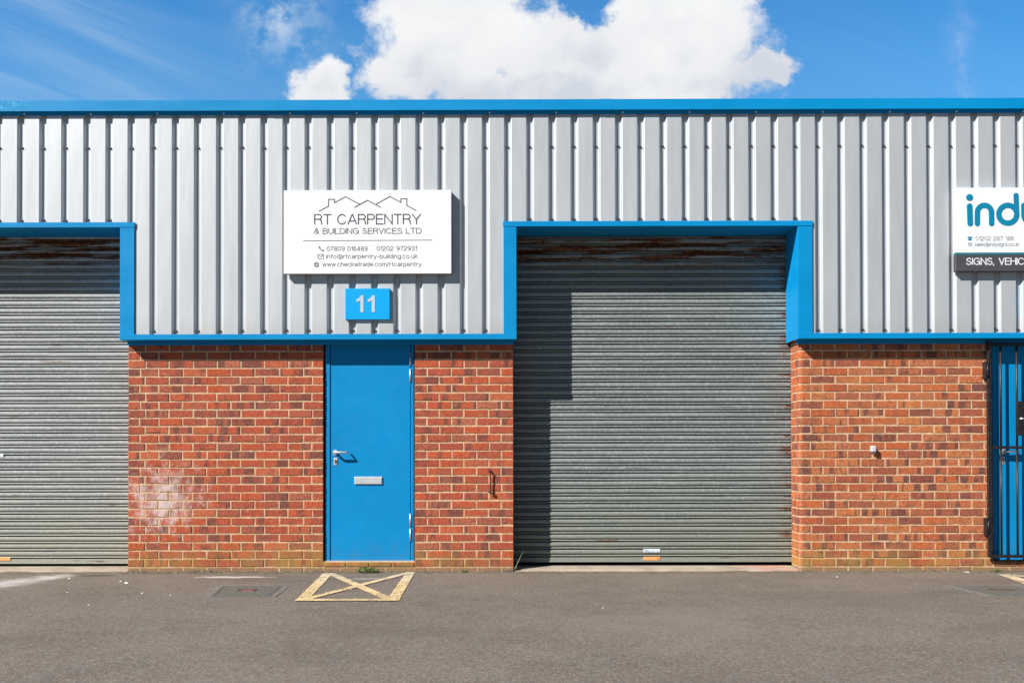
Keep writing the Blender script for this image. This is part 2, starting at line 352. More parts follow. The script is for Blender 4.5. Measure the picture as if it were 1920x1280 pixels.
DARKM = simple('black_painted_steel', (0.016, 0.014, 0.016), 0.45, 0.1, 0.4, 30)
BLACK = simple('dark_interior', (0.012, 0.012, 0.013), 0.9)
RUST = simple('rusted_iron', (0.075, 0.040, 0.028), 0.85, 0.1, 0.5, 90, 0.3, 0.003)
WPLAS = simple('weathered_white_plastic', (0.55, 0.55, 0.56), 0.5, 0, 0.15, 40)
SCREW = simple('zinc_screw_head', (0.16, 0.16, 0.165), 0.4, 0.3, 0.1)
CAPS = simple('pale_blue_screw_cap', (0.55, 0.70, 0.82), 0.4, 0.0, 0.1)
ORANGE = simple('orange_label', (0.78, 0.36, 0.12), 0.6, 0, 0.1, 60)
STICK = simple('white_sticker', (0.70, 0.76, 0.80), 0.5, 0, 0.05, 60)
INK = simple('faded_blue_ink', (0.16, 0.25, 0.40), 0.6, 0, 0.05)
LEAF = simple('green_weed_leaf', (0.150, 0.250, 0.045), 0.7, 0, 0.45, 60)
LEAFD = simple('dark_weed_leaf', (0.075, 0.120, 0.030), 0.7, 0, 0.4, 60)
STRAW = simple('dry_grass', (0.46, 0.40, 0.22), 0.8, 0, 0.2, 60)
DEADL = simple('dead_brown_leaf', (0.20, 0.12, 0.06), 0.8, 0, 0.3, 80)
GRAV = simple('gritty_debris', (0.17, 0.145, 0.115), 0.95, 0, 0.55, 45, 0.2)
CHIPM = simple('white_stone', (0.72, 0.69, 0.64), 0.8, 0, 0.1, 60)
IRON = simple('cast_iron_tray', (0.125, 0.120, 0.108), 0.8, 0.2, 0.3, 30, 0.3, 0.002)
MHFILL = simple('concrete_filled_tray', (0.122, 0.110, 0.094), 0.9, 0, 0.25, 40, 0.25, 0.003)
MHEDGE = simple('cement_surround', (0.165, 0.150, 0.130), 0.9, 0, 0.2, 30, 0.2, 0.002)
ROOFM = simple('grey_roof_sheet', (0.30, 0.31, 0.32), 0.7, 0.2)

# ------------------------------------------------------------------ mesh helpers
def link(name, bm, m, parent=None, loc=None, smooth=False):
    me = bpy.data.meshes.new(name); bmesh.ops.recalc_face_normals(bm, faces=bm.faces[:])
    bm.to_mesh(me); bm.free()
    for mm in (m if isinstance(m, (list, tuple)) else [m]): me.materials.append(mm)
    if smooth:
        for p in me.polygons: p.use_smooth = True
    o = bpy.data.objects.new(name, me); COL.objects.link(o)
    if loc is not None: o.location = loc
    if parent is not None: o.parent = parent
    return o

def tag(o, label=None, cat=None, group=None, kind=None):
    if label: o['label'] = label
    if cat: o['category'] = cat
    if group: o['group'] = group
    if kind: o['kind'] = kind
    return o

def empty(name, loc, label, cat, group=None):
    o = bpy.data.objects.new(name, None); COL.objects.link(o); o.location = loc; o.empty_display_size = 0.1
    return tag(o, label, cat, group)

def box(bm, x0, x1, y0, y1, z0, z1, bev=0.0, seg=1, mi=0):
    vs = [bm.verts.new((x, y, z)) for x in (x0, x1) for y in (y0, y1) for z in (z0, z1)]
    fs = [bm.faces.new([vs[i] for i in f]) for f in ((0, 1, 3, 2), (4, 6, 7, 5), (0, 4, 5, 1), (2, 3, 7, 6), (0, 2, 6, 4), (1, 5, 7, 3))]
    for f in fs: f.material_index = mi
    if bev > 0:
        es = list({e for f in fs for e in f.edges})
        bmesh.ops.bevel(bm, geom=es, offset=bev, segments=seg, affect='EDGES', profile=0.5)
    return bm

def cyl(bm, p0, p1, r0, r1=None, n=16, cap=True):
    p0, p1 = Vector(p0), Vector(p1); r1 = r0 if r1 is None else r1
    a = (p1-p0).normalized(); s = a.orthogonal().normalized(); q = a.cross(s)
    A = [bm.verts.new(p0+(s*math.cos(2*PI*i/n)+q*math.sin(2*PI*i/n))*r0) for i in range(n)]
    B = [bm.verts.new(p1+(s*math.cos(2*PI*i/n)+q*math.sin(2*PI*i/n))*r1) for i in range(n)]
    for i in range(n):
        f = bm.faces.new((A[i], A[(i+1) % n], B[(i+1) % n], B[i])); f.smooth = True
    if cap: bm.faces.new(A[::-1]); bm.faces.new(B)
    return bm

def tube(bm, pts, r, n=10):
    pts = [Vector(p) for p in pts]; rings = []
    for i, p in enumerate(pts):
        a = (pts[min(i+1, len(pts)-1)]-pts[max(i-1, 0)]).normalized()
        s = a.cross(Vector((0.13, 0.9, 0.31))).normalized(); q = a.cross(s)
        rr = r[i] if isinstance(r, (list, tuple)) else r
        rings.append([bm.verts.new(p+(s*math.cos(2*PI*k/n)+q*math.sin(2*PI*k/n))*rr) for k in range(n)])
    for A, B in zip(rings, rings[1:]):
        for k in range(n):
            f = bm.faces.new((A[k], A[(k+1) % n], B[(k+1) % n], B[k])); f.smooth = True
    bm.faces.new(rings[0][::-1]); bm.faces.new(rings[-1])
    return bm

def stroke(bm, pts, wd, y0, y1, close=False, cap=8):
    """flat ribbon in the x-z plane with mitred corners and rounded ends, thickness y0..y1"""
    P = []
    for p in pts:
        v = Vector((p[0], p[1]))
        if not P or (v-P[-1]).length > 1e-6: P.append(v)
    if close and (P[0]-P[-1]).length < 1e-6: P.pop()
    n = len(P); L, R_ = [], []
    for i in range(n):
        a = P[i]-P[i-1] if (i > 0 or close) else P[1]-P[0]
        b = P[(i+1) % n]-P[i] if (i < n-1 or close) else P[-1]-P[-2]
        a, b = a.normalized(), b.normalized(); t = a+b
        if t.length < 1e-4: t = a
        t = t.normalized(); nn = Vector((-t.y, t.x)); c = max(0.35, abs(nn.dot(Vector((-a.y, a.x)))))
        L.append(P[i]+nn*wd/2/c); R_.append(P[i]-nn*wd/2/c)
    def V_(v, y): return bm.verts.new((v.x, y, v.y))
    if close:
        A, B, A1, B1 = ([V_(v, y) for v in q] for q, y in ((L, y0), (R_, y0), (L, y1), (R_, y1)))
        for i in range(n):
            k = (i+1) % n
            for f in ((A[i], B[i], B[k], A[k]), (A1[k], A1[i], A[i], A[k]), (B[i], B1[i], B1[k], B[k])): bm.faces.new(f)
        return bm
    def capv(c, d_, rev):
        out = []
        if cap:
            a0 = math.atan2(d_.y, d_.x)
            for q in range(1, cap): 
                an = a0+PI/2-PI*q/cap
                out.append(c+Vector((math.cos(an), math.sin(an)))*wd/2)
        return out
    A, B, A1, B1 = ([V_(v, y) for v in q] for q, y in ((L, y0), (R_, y0), (L, y1), (R_, y1)))
    for i in range(n-1):
        for f in ((A[i], B[i], B[i+1], A[i+1]), (A1[i+1], A1[i], A[i], A[i+1]), (B[i], B1[i], B1[i+1], B[i+1])): bm.faces.new(f)
    for c, d_, a_, b_, a1, b1 in ((P[-1], P[-1]-P[-2], A[-1], B[-1], A1[-1], B1[-1]), (P[0], P[0]-P[1], B[0], A[0], B1[0], A1[0])):
        m_ = capv(c, d_, False)
        if m_:
            F = [a_]+[V_(v, y0) for v in m_]+[b_]; F1 = [a1]+[V_(v, y1) for v in m_]+[b1]
            bm.faces.new(F)
            for f0, f1, g0, g1 in zip(F, F[1:], F1, F1[1:]): bm.faces.new((f0, g0, g1, f1))
        else: bm.faces.new((a_, a1, b1, b_))
    return bm

def arc_(cx, cy, rx, ry, a0, a1, n=None):
    n = n or max(4, int(abs(a1-a0)/18))
    return [(cx+rx*math.cos(math.radians(a0+(a1-a0)*i/n)), cy+ry*math.sin(math.radians(a0+(a1-a0)*i/n))) for i in range(n+1)]
XH = 0.73
GL = {  # plain sans lettering: advance width, strokes (cap height 1)
 'A': (.84, [[(0, 0), (.40, 1), (.44, 1), (.84, 0)], [(.13, .32), (.71, .32)]]),
 'B': (.70, [[(0, 0), (0, 1), (.38, 1)]+arc_(.40, .765, .25, .235, 90, -90)+[(0, .53)], [(.40, .53)]+arc_(.42, .265, .28, .265, 90, -90)+[(0, 0)]]),
 'C': (.86, [arc_(.45, .5, .43, .5, 38, 322, 18)]),
 'D': (.78, [[(0, 0), (0, 1), (.32, 1)]+arc_(.34, .5, .44, .5, 88, -88, 12)+[(0, 0)]]),
 'E': (.64, [[(.64, 1), (0, 1), (0, 0), (.66, 0)], [(0, .53), (.60, .53)]]),
 'G': (.90, [arc_(.45, .5, .44, .5, 40, 345, 18)+[(.88, .50), (.50, .50)], [(.88, .50), (.88, 0)]]),
 'H': (.74, [[(0, 0), (0, 1)], [(.74, 0), (.74, 1)], [(0, .53), (.74, .53)]]),
 'I': (.0, [[(0, 0), (0, 1)]]), 'L': (.56, [[(0, 1), (0, 0), (.56, 0)]]),
 'N': (.74, [[(0, 0), (0, 1), (.74, 0), (.74, 1)]]),
 'P': (.68, [[(0, 0), (0, 1), (.38, 1)]+arc_(.40, .745, .28, .255, 90, -90)+[(0, .49)]]),
 'R': (.72, [[(0, 0), (0, 1), (.40, 1)]+arc_(.42, .76, .27, .24, 90, -90)+[(0, .52)], [(.42, .52), (.58, .46), (.66, .34), (.68, .12), (.72, 0)]]),
 'S': (.74, [arc_(.37, .745, .31, .255, 20, 90)+arc_(.37, .745, .31, .235, 90, 250, 9)+[(.46, .50)]+arc_(.37, .255, .35, .245, 62, -90, 9)+arc_(.37, .265, .36, .265, 270, 190, 5)]),
 'T': (.72, [[(0, 1), (.72, 1)], [(.36, 1), (.36, 0)]]),
 'U': (.72, [[(0, 1), (0, .33)]+arc_(.36, .34, .36, .34, 180, 360, 10)+[(.72, 1)]]),
 'V': (.76, [[(0, 1), (.38, 0), (.76, 1)]]), 'Y': (.80, [[(0, 1), (.40, .44), (.80, 1)], [(.40, .44), (.40, 0)]]),
 '&': (.78, [[(.76, 0), (.24, .60)]+arc_(.36, .79, .17, .21, 215, -50, 10)+[(.18, .46)]+arc_(.28, .26, .26, .26, 120, 300, 8)+[(.60, .22), (.68, .46)]]),
 '0': (.54, [arc_(.27, .5, .27, .5, 0, 360, 18)]), '1': (.24, [[(0, .74), (.14, .80), (.24, 1), (.24, 0)]]),
 '2': (.54, [arc_(.27, .70, .26, .30, 170, -25, 9)+[(.12, .26), (.0, .0), (.54, 0)]]),
 '3': (.54, [arc_(.26, .74, .23, .26, 160, -80, 9)+[(.24, .52)]+arc_(.26, .26, .27, .26, 80, -160, 9)]),
 '4': (.56, [[(.42, 0), (.42, 1), (0, .28), (.56, .28)]]),
 '6': (.54, [arc_(.28, .5, .26, .5, 50, 180, 8)+arc_(.27, .31, .26, .31, 180, 540, 14)]),
 '7': (.52, [[(0, .98), (.52, .98), (.28, .55), (.17, 0)]]),
 '8': (.54, [arc_(.27, .76, .22, .24, -90, 270, 14), arc_(.27, .26, .27, .26, 90, 450, 14)]),
 '9': (.54, [arc_(.26, .5, .26, .5, 230, 360, 8)+arc_(.27, .69, .26, .31, 0, 360, 14)]),
 'a': (.48, [arc_(.25, .52, .22, .21, 160, 0, 7)+[(.46, .10), (.52, 0)], [(.46, .46), (.20, .40)]+arc_(.20, .19, .20, .19, 100, 290, 8)+[(.46, .20)]]),
 'b': (.50, [[(0, 1), (0, 0)], arc_(.25, .36, .25, .37, 0, 360, 16)]), 'd': (.50, [[(.5, 1), (.5, 0)], arc_(.25, .36, .25, .37, 0, 360, 16)]),
 'c': (.48, [arc_(.26, .36, .26, .37, 40, 320, 12)]), 'e': (.52, [[(.01, .38), (.52, .38)]+arc_(.26, .36, .26, .37, 3, 320, 14)]),
 'f': (.26, [[(.30, 1), (.18, .98), (.12, .88), (.12, 0)], [(0, .72), (.27, .72)]]),
 'g': (.50, [arc_(.25, .37, .25, .36, 0, 360, 16), [(.5, .72), (.5, -.06)]+arc_(.26, -.04, .24, .24, 0, -160, 8)]),
 'h': (.46, [[(0, 1), (0, 0)], arc_(.23, .48, .23, .25, 180, 0, 8)+[(.46, 0)]]), 'i': (.0, [[(0, 0), (0, .72)], [(0, .93), (0, 1)]]),
 'k': (.46, [[(0, 1), (0, 0)], [(.42, .72), (.0, .28)], [(.15, .42), (.46, 0)]]), 'l': (.0, [[(0, 0), (0, 1)]]),
 'm': (.76, [[(0, .72), (0, 0)], arc_(.19, .51, .19, .22, 180, 0, 7)+[(.38, 0)], arc_(.57, .51, .19, .22, 180, 0, 7)+[(.76, 0)]]),
 'n': (.46, [[(0, .72), (0, 0)], arc_(.23, .48, .23, .25, 180, 0, 8)+[(.46, 0)]]), 'o': (.52, [arc_(.26, .36, .26, .37, 0, 360, 16)]),
 'p': (.50, [[(0, .72), (0, -.27)], arc_(.25, .36, .25, .37, 0, 360, 16)]), 'r': (.24, [[(0, .72), (0, 0)], [(0, .46), (.08, .66), (.26, .72)]]),
 's': (.42, [arc_(.21, .54, .19, .19, 25, 250, 9)+[(.24, .36)]+arc_(.21, .18, .21, .18, 70, -155, 9)]),
 't': (.26, [[(.10, .94), (.10, .12), (.18, .01), (.28, .01)], [(0, .72), (.27, .72)]]),
 'u': (.46, [[(0, .72), (0, .25)]+arc_(.23, .24, .23, .24, 180, 360, 8), [(.46, .72), (.46, 0)]]), 'w': (.70, [[(0, .72), (.18, 0), (.35, .70), (.52, 0), (.70, .72)]]),
 'y': (.46, [[(0, .72), (.23, .02)], [(.46, .72), (.18, -.18), (.04, -.26)]]), '.': (.02, [[(0, .0), (.02, .0)]]), ',': (.04, [[(.03, .03), (-.02, -.14)]]),
 '-': (.26, [[(0, .38), (.26, .38)]]), '/': (.28, [[(0, -.05), (.28, 1.02)]]),
 '@': (.96, [arc_(.48, .36, .18, .24, 0, 360, 12), [(.70, .62), (.66, .20)]+arc_(.50, .38, .46, .58, -35, 300, 22)]),
}

def text(s_, name, m, parent, x0, x1, zc, h, y, wd=0.10, gap=0.20, space=0.46):
    """stroke lettering between x0 and x1 with cap height h centred on zc; one object for each word"""
    tot = 0; pos = []
    for ch in s_:
        if ch == ' ': tot += space; pos.append(None); continue
        pos.append(tot); tot += GL[ch][0]+gap
    tot -= gap; sx = (x1-x0)/tot; z0 = zc-h/2
    bm = None; out = []
    for ch, p in list(zip(s_, pos))+[(' ', None)]:
        if ch == ' ':
            if bm: out.append(link(name, bm, m, parent)); bm = None
            continue
        if bm is None: bm = bmesh.new()
        for j_, st_ in enumerate(GL[ch][1]):
            q = [(x0+(p+a)*sx, z0+b*h) for a, b in st_]
            cl = (abs(q[0][0]-q[-1][0])+abs(q[0][1]-q[-1][1])) < 1e-6
            stroke(bm, q, wd*h, y-0.0002*j_, y+0.0012, close=cl, cap=4)
    return out

# ------------------------------------------------------------------ ground
GZ = -0.045
bm = bmesh.new()
vs = [bm.verts.new(p) for p in ((-250, -300, GZ), (250, -300, GZ), (250, 250, GZ), (-250, 250, GZ))]; bm.faces.new(vs)
tag(link('asphalt_yard', bm, ASPH), kind='structure')

def flatpoly(bm, pts, z):
    bm.faces.new([bm.verts.new((x, y, z)) for x, y in pts])
def line2(bm, a, b, wd, z):
    a, b = Vector(a), Vector(b); n_ = Vector((-(b-a).y, (b-a).x)).normalized()*wd/2
    flatpoly(bm, [a+n_, a-n_, b-n_, b+n_], z)
bm = bmesh.new()
zz = GZ+0.004
flatpoly(bm, [(-1.430, -0.02), (-1.345, 0.01), (-1.208, -1.53), (-1.288, -1.61)], zz)
flatpoly(bm, [(-0.692, 0.06), (-0.615, 0.06), (-0.540, -1.59), (-0.632, -1.58)], zz+0.0008)
line2(bm, (-1.36, -0.03), (-0.62, -1.52), 0.078, zz+0.0016)
line2(bm, (-1.24, -1.55), (-0.66, 0.02), 0.072, zz+0.0024)
line2(bm, (-1.29, -1.565), (-0.56, -1.56), 0.088, zz+0.0032)
tag(link('yellow_hatched_marking', bm, PAINT), kind='structure')
bm = bmesh.new()
flatpoly(bm, [(4.552, -0.13), (4.66, -0.11), (4.40, -1.56), (4.26, -1.60)], zz)
line2(bm, (4.62, -0.14), (5.42, -1.50), 0.085, zz+0.0008)
line2(bm, (4.36, -1.52), (5.40, -0.12), 0.085, zz+0.0016)
flatpoly(bm, [(5.38, -0.10), (5.47, -0.10), (5.47, -1.57), (5.36, -1.57)], zz+0.0024)
line2(bm, (4.28, -1.57), (5.46, -1.54), 0.10, zz+0.0032)
tag(link('second_hatched_marking', bm, PAINT), kind='structure')

def threshold(x0, x1):
    bm = bmesh.new()
    nx = 12
    prof = [(0.120, GZ-0.02), (0.125, GZ+0.006), (0.17, GZ+0.018), (0.60, -0.012), (0.60, GZ-0.02)]
    rows = []
    for i in range(nx+1):
        x = x0+(x1-x0)*i/nx
        rows.append([bm.verts.new((x, y+random.uniform(-0.008, 0.008)*(j in (0, 1, 2)), z)) for j, (y, z) in enumerate(prof)])
    for A, B in zip(rows, rows[1:]):
        for j in range(len(prof)-1): bm.faces.new((A[j], B[j], B[j+1], A[j+1]))
    return link('concrete_threshold', bm, CONC, BLD)

# ------------------------------------------------------------------ building
BLD = empty('industrial_unit', (0, 0, 0), 'low terrace of trade units with red brick, silver ribbed cladding and blue trim', 'building')
CR = 0.0755                      # brick course
WT = 2.10                        # brick goes up behind the flashing

def brick_wall(x0, x1, rowA, rowB, m, endL=True, endR=True, yb=0.35, zmin=-1, zmax=WT, roundL=False):
    """rowA/rowB: x positions of the perpend joints of alternate courses"""
    e = empty('brick_wall', (0, 0, 0), None, None); e.parent = BLD
    bm = bmesh.new(); yf = 0.11; j = 0.0058
    ncourse = int(math.ceil((zmax)/CR))
    for c in range(zmin, ncourse):
        z0, z1 = c*CR+j, min((c+1)*CR-j, zmax)
        if z1-z0 < 0.01: continue
        js = rowA if c % 2 == 0 else rowB
        ed = [x0]+[q+random.uniform(-0.004, 0.004) for q in js]+[x1]
        for i, (a, b_) in enumerate(zip(ed, ed[1:])):
            a2 = a+(j if i else 0); b2 = b_-(j if i < len(ed)-2 else 0)
            if b2-a2 < 0.012: continue
            ends = (i == 0 and endL) or (i == len(ed)-2 and endR)
            dep = 0.1025
            if ends: dep = 0.215 if c % 2 == 0 else 0.1025
            jy = random.uniform(-0.0018, 0.0018)
            dz0, dz1 = random.uniform(-0.0012, 0.0012), random.uniform(-0.0012, 0.0012)
            n0 = len(bm.verts)
            bt = bmesh.new(); box(bt, a2, b2, yf+jy, yf+dep, z0+dz0, z1+dz1)
            vert = [q for q in bt.edges if abs(q.verts[0].co.z-q.verts[1].co.z) > 0.03 and min(q.verts[0].co.y, q.verts[1].co.y) < yf+0.05]
            if ends and roundL and i == 0:
                cor = [q for q in vert if q.verts[0].co.x < a2+0.01]
                bmesh.ops.bevel(bt, geom=cor, offset=0.036, segments=5, affect='EDGES', profile=0.5)
                front = [q for q in bt.edges if all(v.co.y < yf+0.03 for v in q.verts) and abs(q.verts[0].co.z-q.verts[1].co.z) < 0.01]
                bmesh.ops.bevel(bt, geom=front, offset=0.0025, segments=1, affect='EDGES')
            else:
                front = [q for q in bt.edges if all(v.co.y < yf+0.02 for v in q.verts)]
                bmesh.ops.bevel(bt, geom=front, offset=0.0035, segments=2, affect='EDGES', profile=0.5)
            for q in range(1, 6):
                xq = a2+(b2-a2)*(q+random.uniform(-.3, .3))/6
                if (b2-a2) < 0.09 and q % 2: continue
                bmesh.ops.bisect_plane(bt, geom=bt.verts[:]+bt.edges[:]+bt.faces[:], plane_co=(xq, 0, 0), plane_no=(1, 0, 0))
            zm = (z0+z1)/2; shift = {}
            for v in bt.verts:
                if v.co.y < yf+0.03:
                    kx = (round(v.co.x, 3), v.co.z > zm)
                    if kx not in shift: shift[kx] = random.uniform(-0.0028, 0.0016) if v.co.z > zm else random.uniform(-0.0016, 0.0028)
                    v.co.z += shift[kx]; v.co.y += random.uniform(-0.0006, 0.0006)
                    if v.co.x < a2+0.006: v.co.x += random.uniform(0, 0.002)
                    elif v.co.x > b2-0.006: v.co.x -= random.uniform(0, 0.002)
            mp = {}
            for v in bt.verts: mp[v.index if False else v] = bm.verts.new(v.co)
            for f in bt.faces: bm.faces.new([mp[v] for v in f.verts])
            bt.free()
            # the brick behind a corner stretcher, seen in the reveal
            if ends:
                bx0, bx1 = (a2, min(b2, a2+0.1025)) if (i == 0 and endL) else (max(a2, b2-0.1025), b2)
                y2 = yf+dep+2*j
                if yb-y2 > 0.01: box(bm, bx0, bx1, y2, yb, z0, z1, 0.003)
    link('brickwork', bm, m, e)
    bm = bmesh.new(); q = 0.0035
    box(bm, x0+(q if endL else 0), x1-(q if endR else 0), yf+q, yb-0.004, zmin*CR, zmax-0.002)
    if roundL:
        ce = [k_e for k_e in bm.edges if all(v.co.x < x0+0.02 and v.co.y < yf+0.02 for v in k_e.verts)]
        bmesh.ops.bevel(bm, geom=ce, offset=0.036, segments=5, affect='EDGES', profile=0.5)
    link('mortar', bm, MORT, e)
    return e

pA = [-3.238+0.155+0.2175*k for k in range(8)]
pB = [-3.238+0.105]+[-3.238+0.275+0.2208*k for k in range(7)]
brick_wall(-3.238, -1.457, pA, pB, BRK)
brick_wall(-0.624, 0.278, [-0.624+0.2255*k for k in (1, 2, 3)], [-0.624+0.113+0.2255*k for k in range(4)], BRK)
brick_wall(2.880, 4.638, [2.880+0.103+0.2252*k for k in range(8)], [2.880+0.2165+0.2252*k for k in range(7)], BRKW, roundL=True)
brick_wall(-7.3, -5.84, [-7.1+0.2252*k for k in range(6)], [-7.2+0.2252*k for k in range(6)], BRK)
brick_wall(5.47, 7.6, [5.47+0.2252*k for k in range(1, 9)], [5.47+0.113+0.2252*k for k in range(9)], BRKW)
# brick door sills
for (a, b_) in ((-1.457, -0.624), (4.638, 5.47)):
    e = empty('door_sill', (0, 0, 0), None, None); e.parent = BLD
    bm = bmesh.new(); n = 4; p = (b_-a)/n
    for k in range(n):
        box(bm, a+p*k+0.004, a+p*(k+1)-0.004, 0.105, 0.34, 0.004, 0.043, 0.004)
        box(bm, a+p*k-0.06*(k > 0)+0.004, a+p*(k+1)-0.06-0.004, 0.110, 0.34, -0.0755, -0.005, 0.004)
    box(bm, b_-0.06, b_-0.004, 0.110, 0.34, -0.0755, -0.005, 0.004)
    link('brickwork', bm, BRKW, e)
    bm = bmesh.new(); box(bm, a-0.004, b_+0.004, 0.1125, 0.345, -0.0755, 0.0475); link('mortar', bm, MORT, e)

# --- ribbed cladding
CT, DT = 0.0645, 0.026
def clad_profile(xa, xb):
    pts = []; k = math.floor((xa-0)/0.2)-1
    while True:
        e = 0.2*k                                 # left edge of a trough
        for dx, y in ((-0.0035, 0.0), (0.0, 0.0015), (0.0135, DT-0.0015), (0.0165, DT), (0.0480, DT), (0.0510, DT-0.0015), (CT, 0.0015), (CT+0.0035, 0.0)):
            pts.append((e+dx, y))
        k += 1
        if 0.2*k > xb+0.2: break
    out = []
    for (x1_, y1_), (x2_, y2_) in zip(pts, pts[1:]):
        if x2_ <= xa or x1_ >= xb: continue
        if x1_ < xa: y1_ = y1_+(y2_-y1_)*(xa-x1_)/(x2_-x1_); x1_ = xa
        if not out: out.append((x1_, y1_))
        if x2_ > xb: y2_ = y1_+(y2_-y1_)*(xb-x1_)/(x2_-x1_); x2_ = xb
        out.append((x2_, y2_))
    return out
bm = bmesh.new()
LX, RX = -7.3, 7.6
segs = [(LX, -5.80, 2.075), (-5.80, -3.20, 3.09), (-3.20, 0.25, 2.075), (0.25, 2.90, 3.09), (2.90, RX, 2.075)]
for a, b_, zb in segs:
    pr = clad_profile(a, b_)
    A = [bm.verts.new((x, y, zb)) for x, y in pr]; B = [bm.verts.new((x, y, 4.13)) for x, y in pr]
    for i in range(len(pr)-1): bm.faces.new((A[i], A[i+1], B[i+1], B[i]))
    A2 = [bm.verts.new((x, y+0.0012, zb)) for x, y in pr]; B2 = [bm.verts.new((x, y+0.0012, 4.13)) for x, y in pr]
    for i in range(len(pr)-1): bm.faces.new((B2[i], B2[i+1], A2[i+1], A2[i]))
me = bpy.data.meshes.new('ribbed_cladding'); bm.to_mesh(me); bm.free(); me.materials.append(CLAD)
clad = bpy.data.objects.new('ribbed_cladding', me); COL.objects.link(clad); clad.parent = BLD

# fixings: one screw head is built, then copied
bm = bmesh.new()
cyl(bm, (0, 0, 0), (0, -0.002, 0), 0.0125, n=14); cyl(bm, (0, -0.002, 0), (0, -0.011, 0), 0.0085, 0.0075, n=6); cyl(bm, (0, -0.011, 0), (0, -0.016, 0), 0.0060, 0.0040, n=10)
scr = None
def screw_at(x, z, src=[None]):
    if src[0] is None: src[0] = link('screw', bm_s[0], SCREW, clad); o = src[0]
    else: o = src[0].copy(); COL.objects.link(o); o.parent = clad
    o.location = (x, DT, z+random.uniform(-0.004, 0.004))
bm_s = [bm]
for k in range(-22, 25):
    xc = 0.2*k+CT/2
    screw_at(xc, 3.80)
    inside = (-5.80 < xc < -3.20) or (0.25 < xc < 2.90)
    screw_at(xc, 3.145 if inside else 2.142)

# --- roof cap and roof
bm = bmesh.new()
def extr(bm, prof, xa, xb):
    A = [bm.verts.new((xa, y, z)) for y, z in prof]; B = [bm.verts.new((xb, y, z)) for y, z in prof]
    n = len(prof)
    for i in range(n): bm.faces.new((A[i], A[(i+1) % n], B[(i+1) % n], B[i]))
    bm.faces.new(A[::-1]); bm.faces.new(B)
cutx = [LX-0.02, -4.9, -1.93, 1.06, 4.04, RX+0.02]
capm = bmesh.new()
extr(capm, [(-0.040, 4.112), (-0.040, 4.206), (0.26, 4.235), (0.26, 4.225), (-0.030, 4.196), (-0.030, 4.117), (-0.004, 4.117), (-0.004, 4.084), (-0.0075, 4.084), (-0.0075, 4.112)], cutx[0], cutx[-1])
for q_ in cutx[1:-1]: extr(capm, [(-0.0412, 4.1105), (-0.0412, 4.2075), (-0.0395, 4.2075), (-0.0395, 4.1105)], q_, q_+0.10)
cap = link('roof_cap', capm, BLUE, BLD)
src = None
x = -4.13
while x < 4.9:
    if src is None:
        b2 = bmesh.new(); cyl(b2, (0, 0, 0), (0, -0.006, 0), 0.010, 0.008, n=10); src = link('cap_screw', b2, CAPS, cap); o = src
    else: o = src.copy(); COL.objects.link(o); o.parent = cap
    o.location = (x, -0.0075, 4.098); x += 0.60
bm = bmesh.new(); extr(bm, [(0.20, 4.205), (14, 5.0), (14, 4.95), (0.20, 4.155)], LX, RX); link('roof', bm, ROOFM, BLD)
bm = bmesh.new()
box(bm, LX, LX+0.2, 0.36, 14, -0.1, 4.20); box(bm, RX-0.2, RX, 0.36, 14, -0.1, 4.20); box(bm, LX, RX, 13.8, 14.0, -0.1, 4.9)
link('outer_wall', bm, BRK, BLD)
bm = bmesh.new()
box(bm, LX+0.2, -5.9, 0.36, 0.42, -0.1, 4.15); box(bm, -3.15, 0.19, 0.36, 0.42, -0.1, 4.15); box(bm, 2.97, RX-0.2, 0.36, 0.42, -0.1, 4.15)
box(bm, -5.9, -3.15, 0.45, 0.50, 3.2, 4.15); box(bm, 0.19, 2.97, 0.45, 0.50, 3.2, 4.15)
box(bm, LX+0.2, RX-0.2, 0.03, 0.44, 3.115, 3.125)
box(bm, LX+0.2, RX-0.2, 2.0, 2.05, -0.1, 4.15)
link('inner_lining', bm, BLACK, BLD)

# --- blue trims
trim = bmesh.new()
FT = -0.012
def opening(xl, xr, cut=True):
    # lintel: front strip + soffit; jambs: front face + reveal
    t = bmesh.new()
    box(t, xl-0.121, xr+0.134, FT-0.003, FT+0.007, 3.070, 3.117, 0.0015)
    box(t, xl-0.11, xr+0.12, FT+0.007, 0.352, 3.074, 3.080)
    link('lintel_trim', t, BLUE, BLD)
    for s, xi, xo in ((-1, xl, xl-0.117), (1, xr, xr+0.130)):
        t = bmesh.new(); a, b_ = sorted((xi, xo))
        box(t, a, b_, FT, FT+0.006, 2.062, 3.069, 0.0015)
        if s < 0: box(t, xi-0.004, xi, FT+0.006, 0.352, 2.062, 3.0735)
        else: box(t, xi, xi+0.004, FT+0.006, 0.352, 2.062, 3.0735)
        link('jamb_trim', t, BLUE, BLD)
opening(0.309, 2.838); opening(-5.79, -3.263)
# the outer edge of the left opening's jamb is 0.125 wide like the right one
def base(xa, xb):
    t = bmesh.new()
    box(t, xa, xb, FT-0.004, FT+0.006, 2.056, 2.106, 0.0015)
    box(t, xa, xb, FT+0.006, 0.1085, 2.056, 2.0605)
    box(t, xa+0.02, xb-0.02, 0.100, 0.1065, 2.022, 2.0555)
    link('base_trim', t, BLUE, BLD)
base(-3.263, 0.309); base(2.838, RX); base(LX, -5.79)

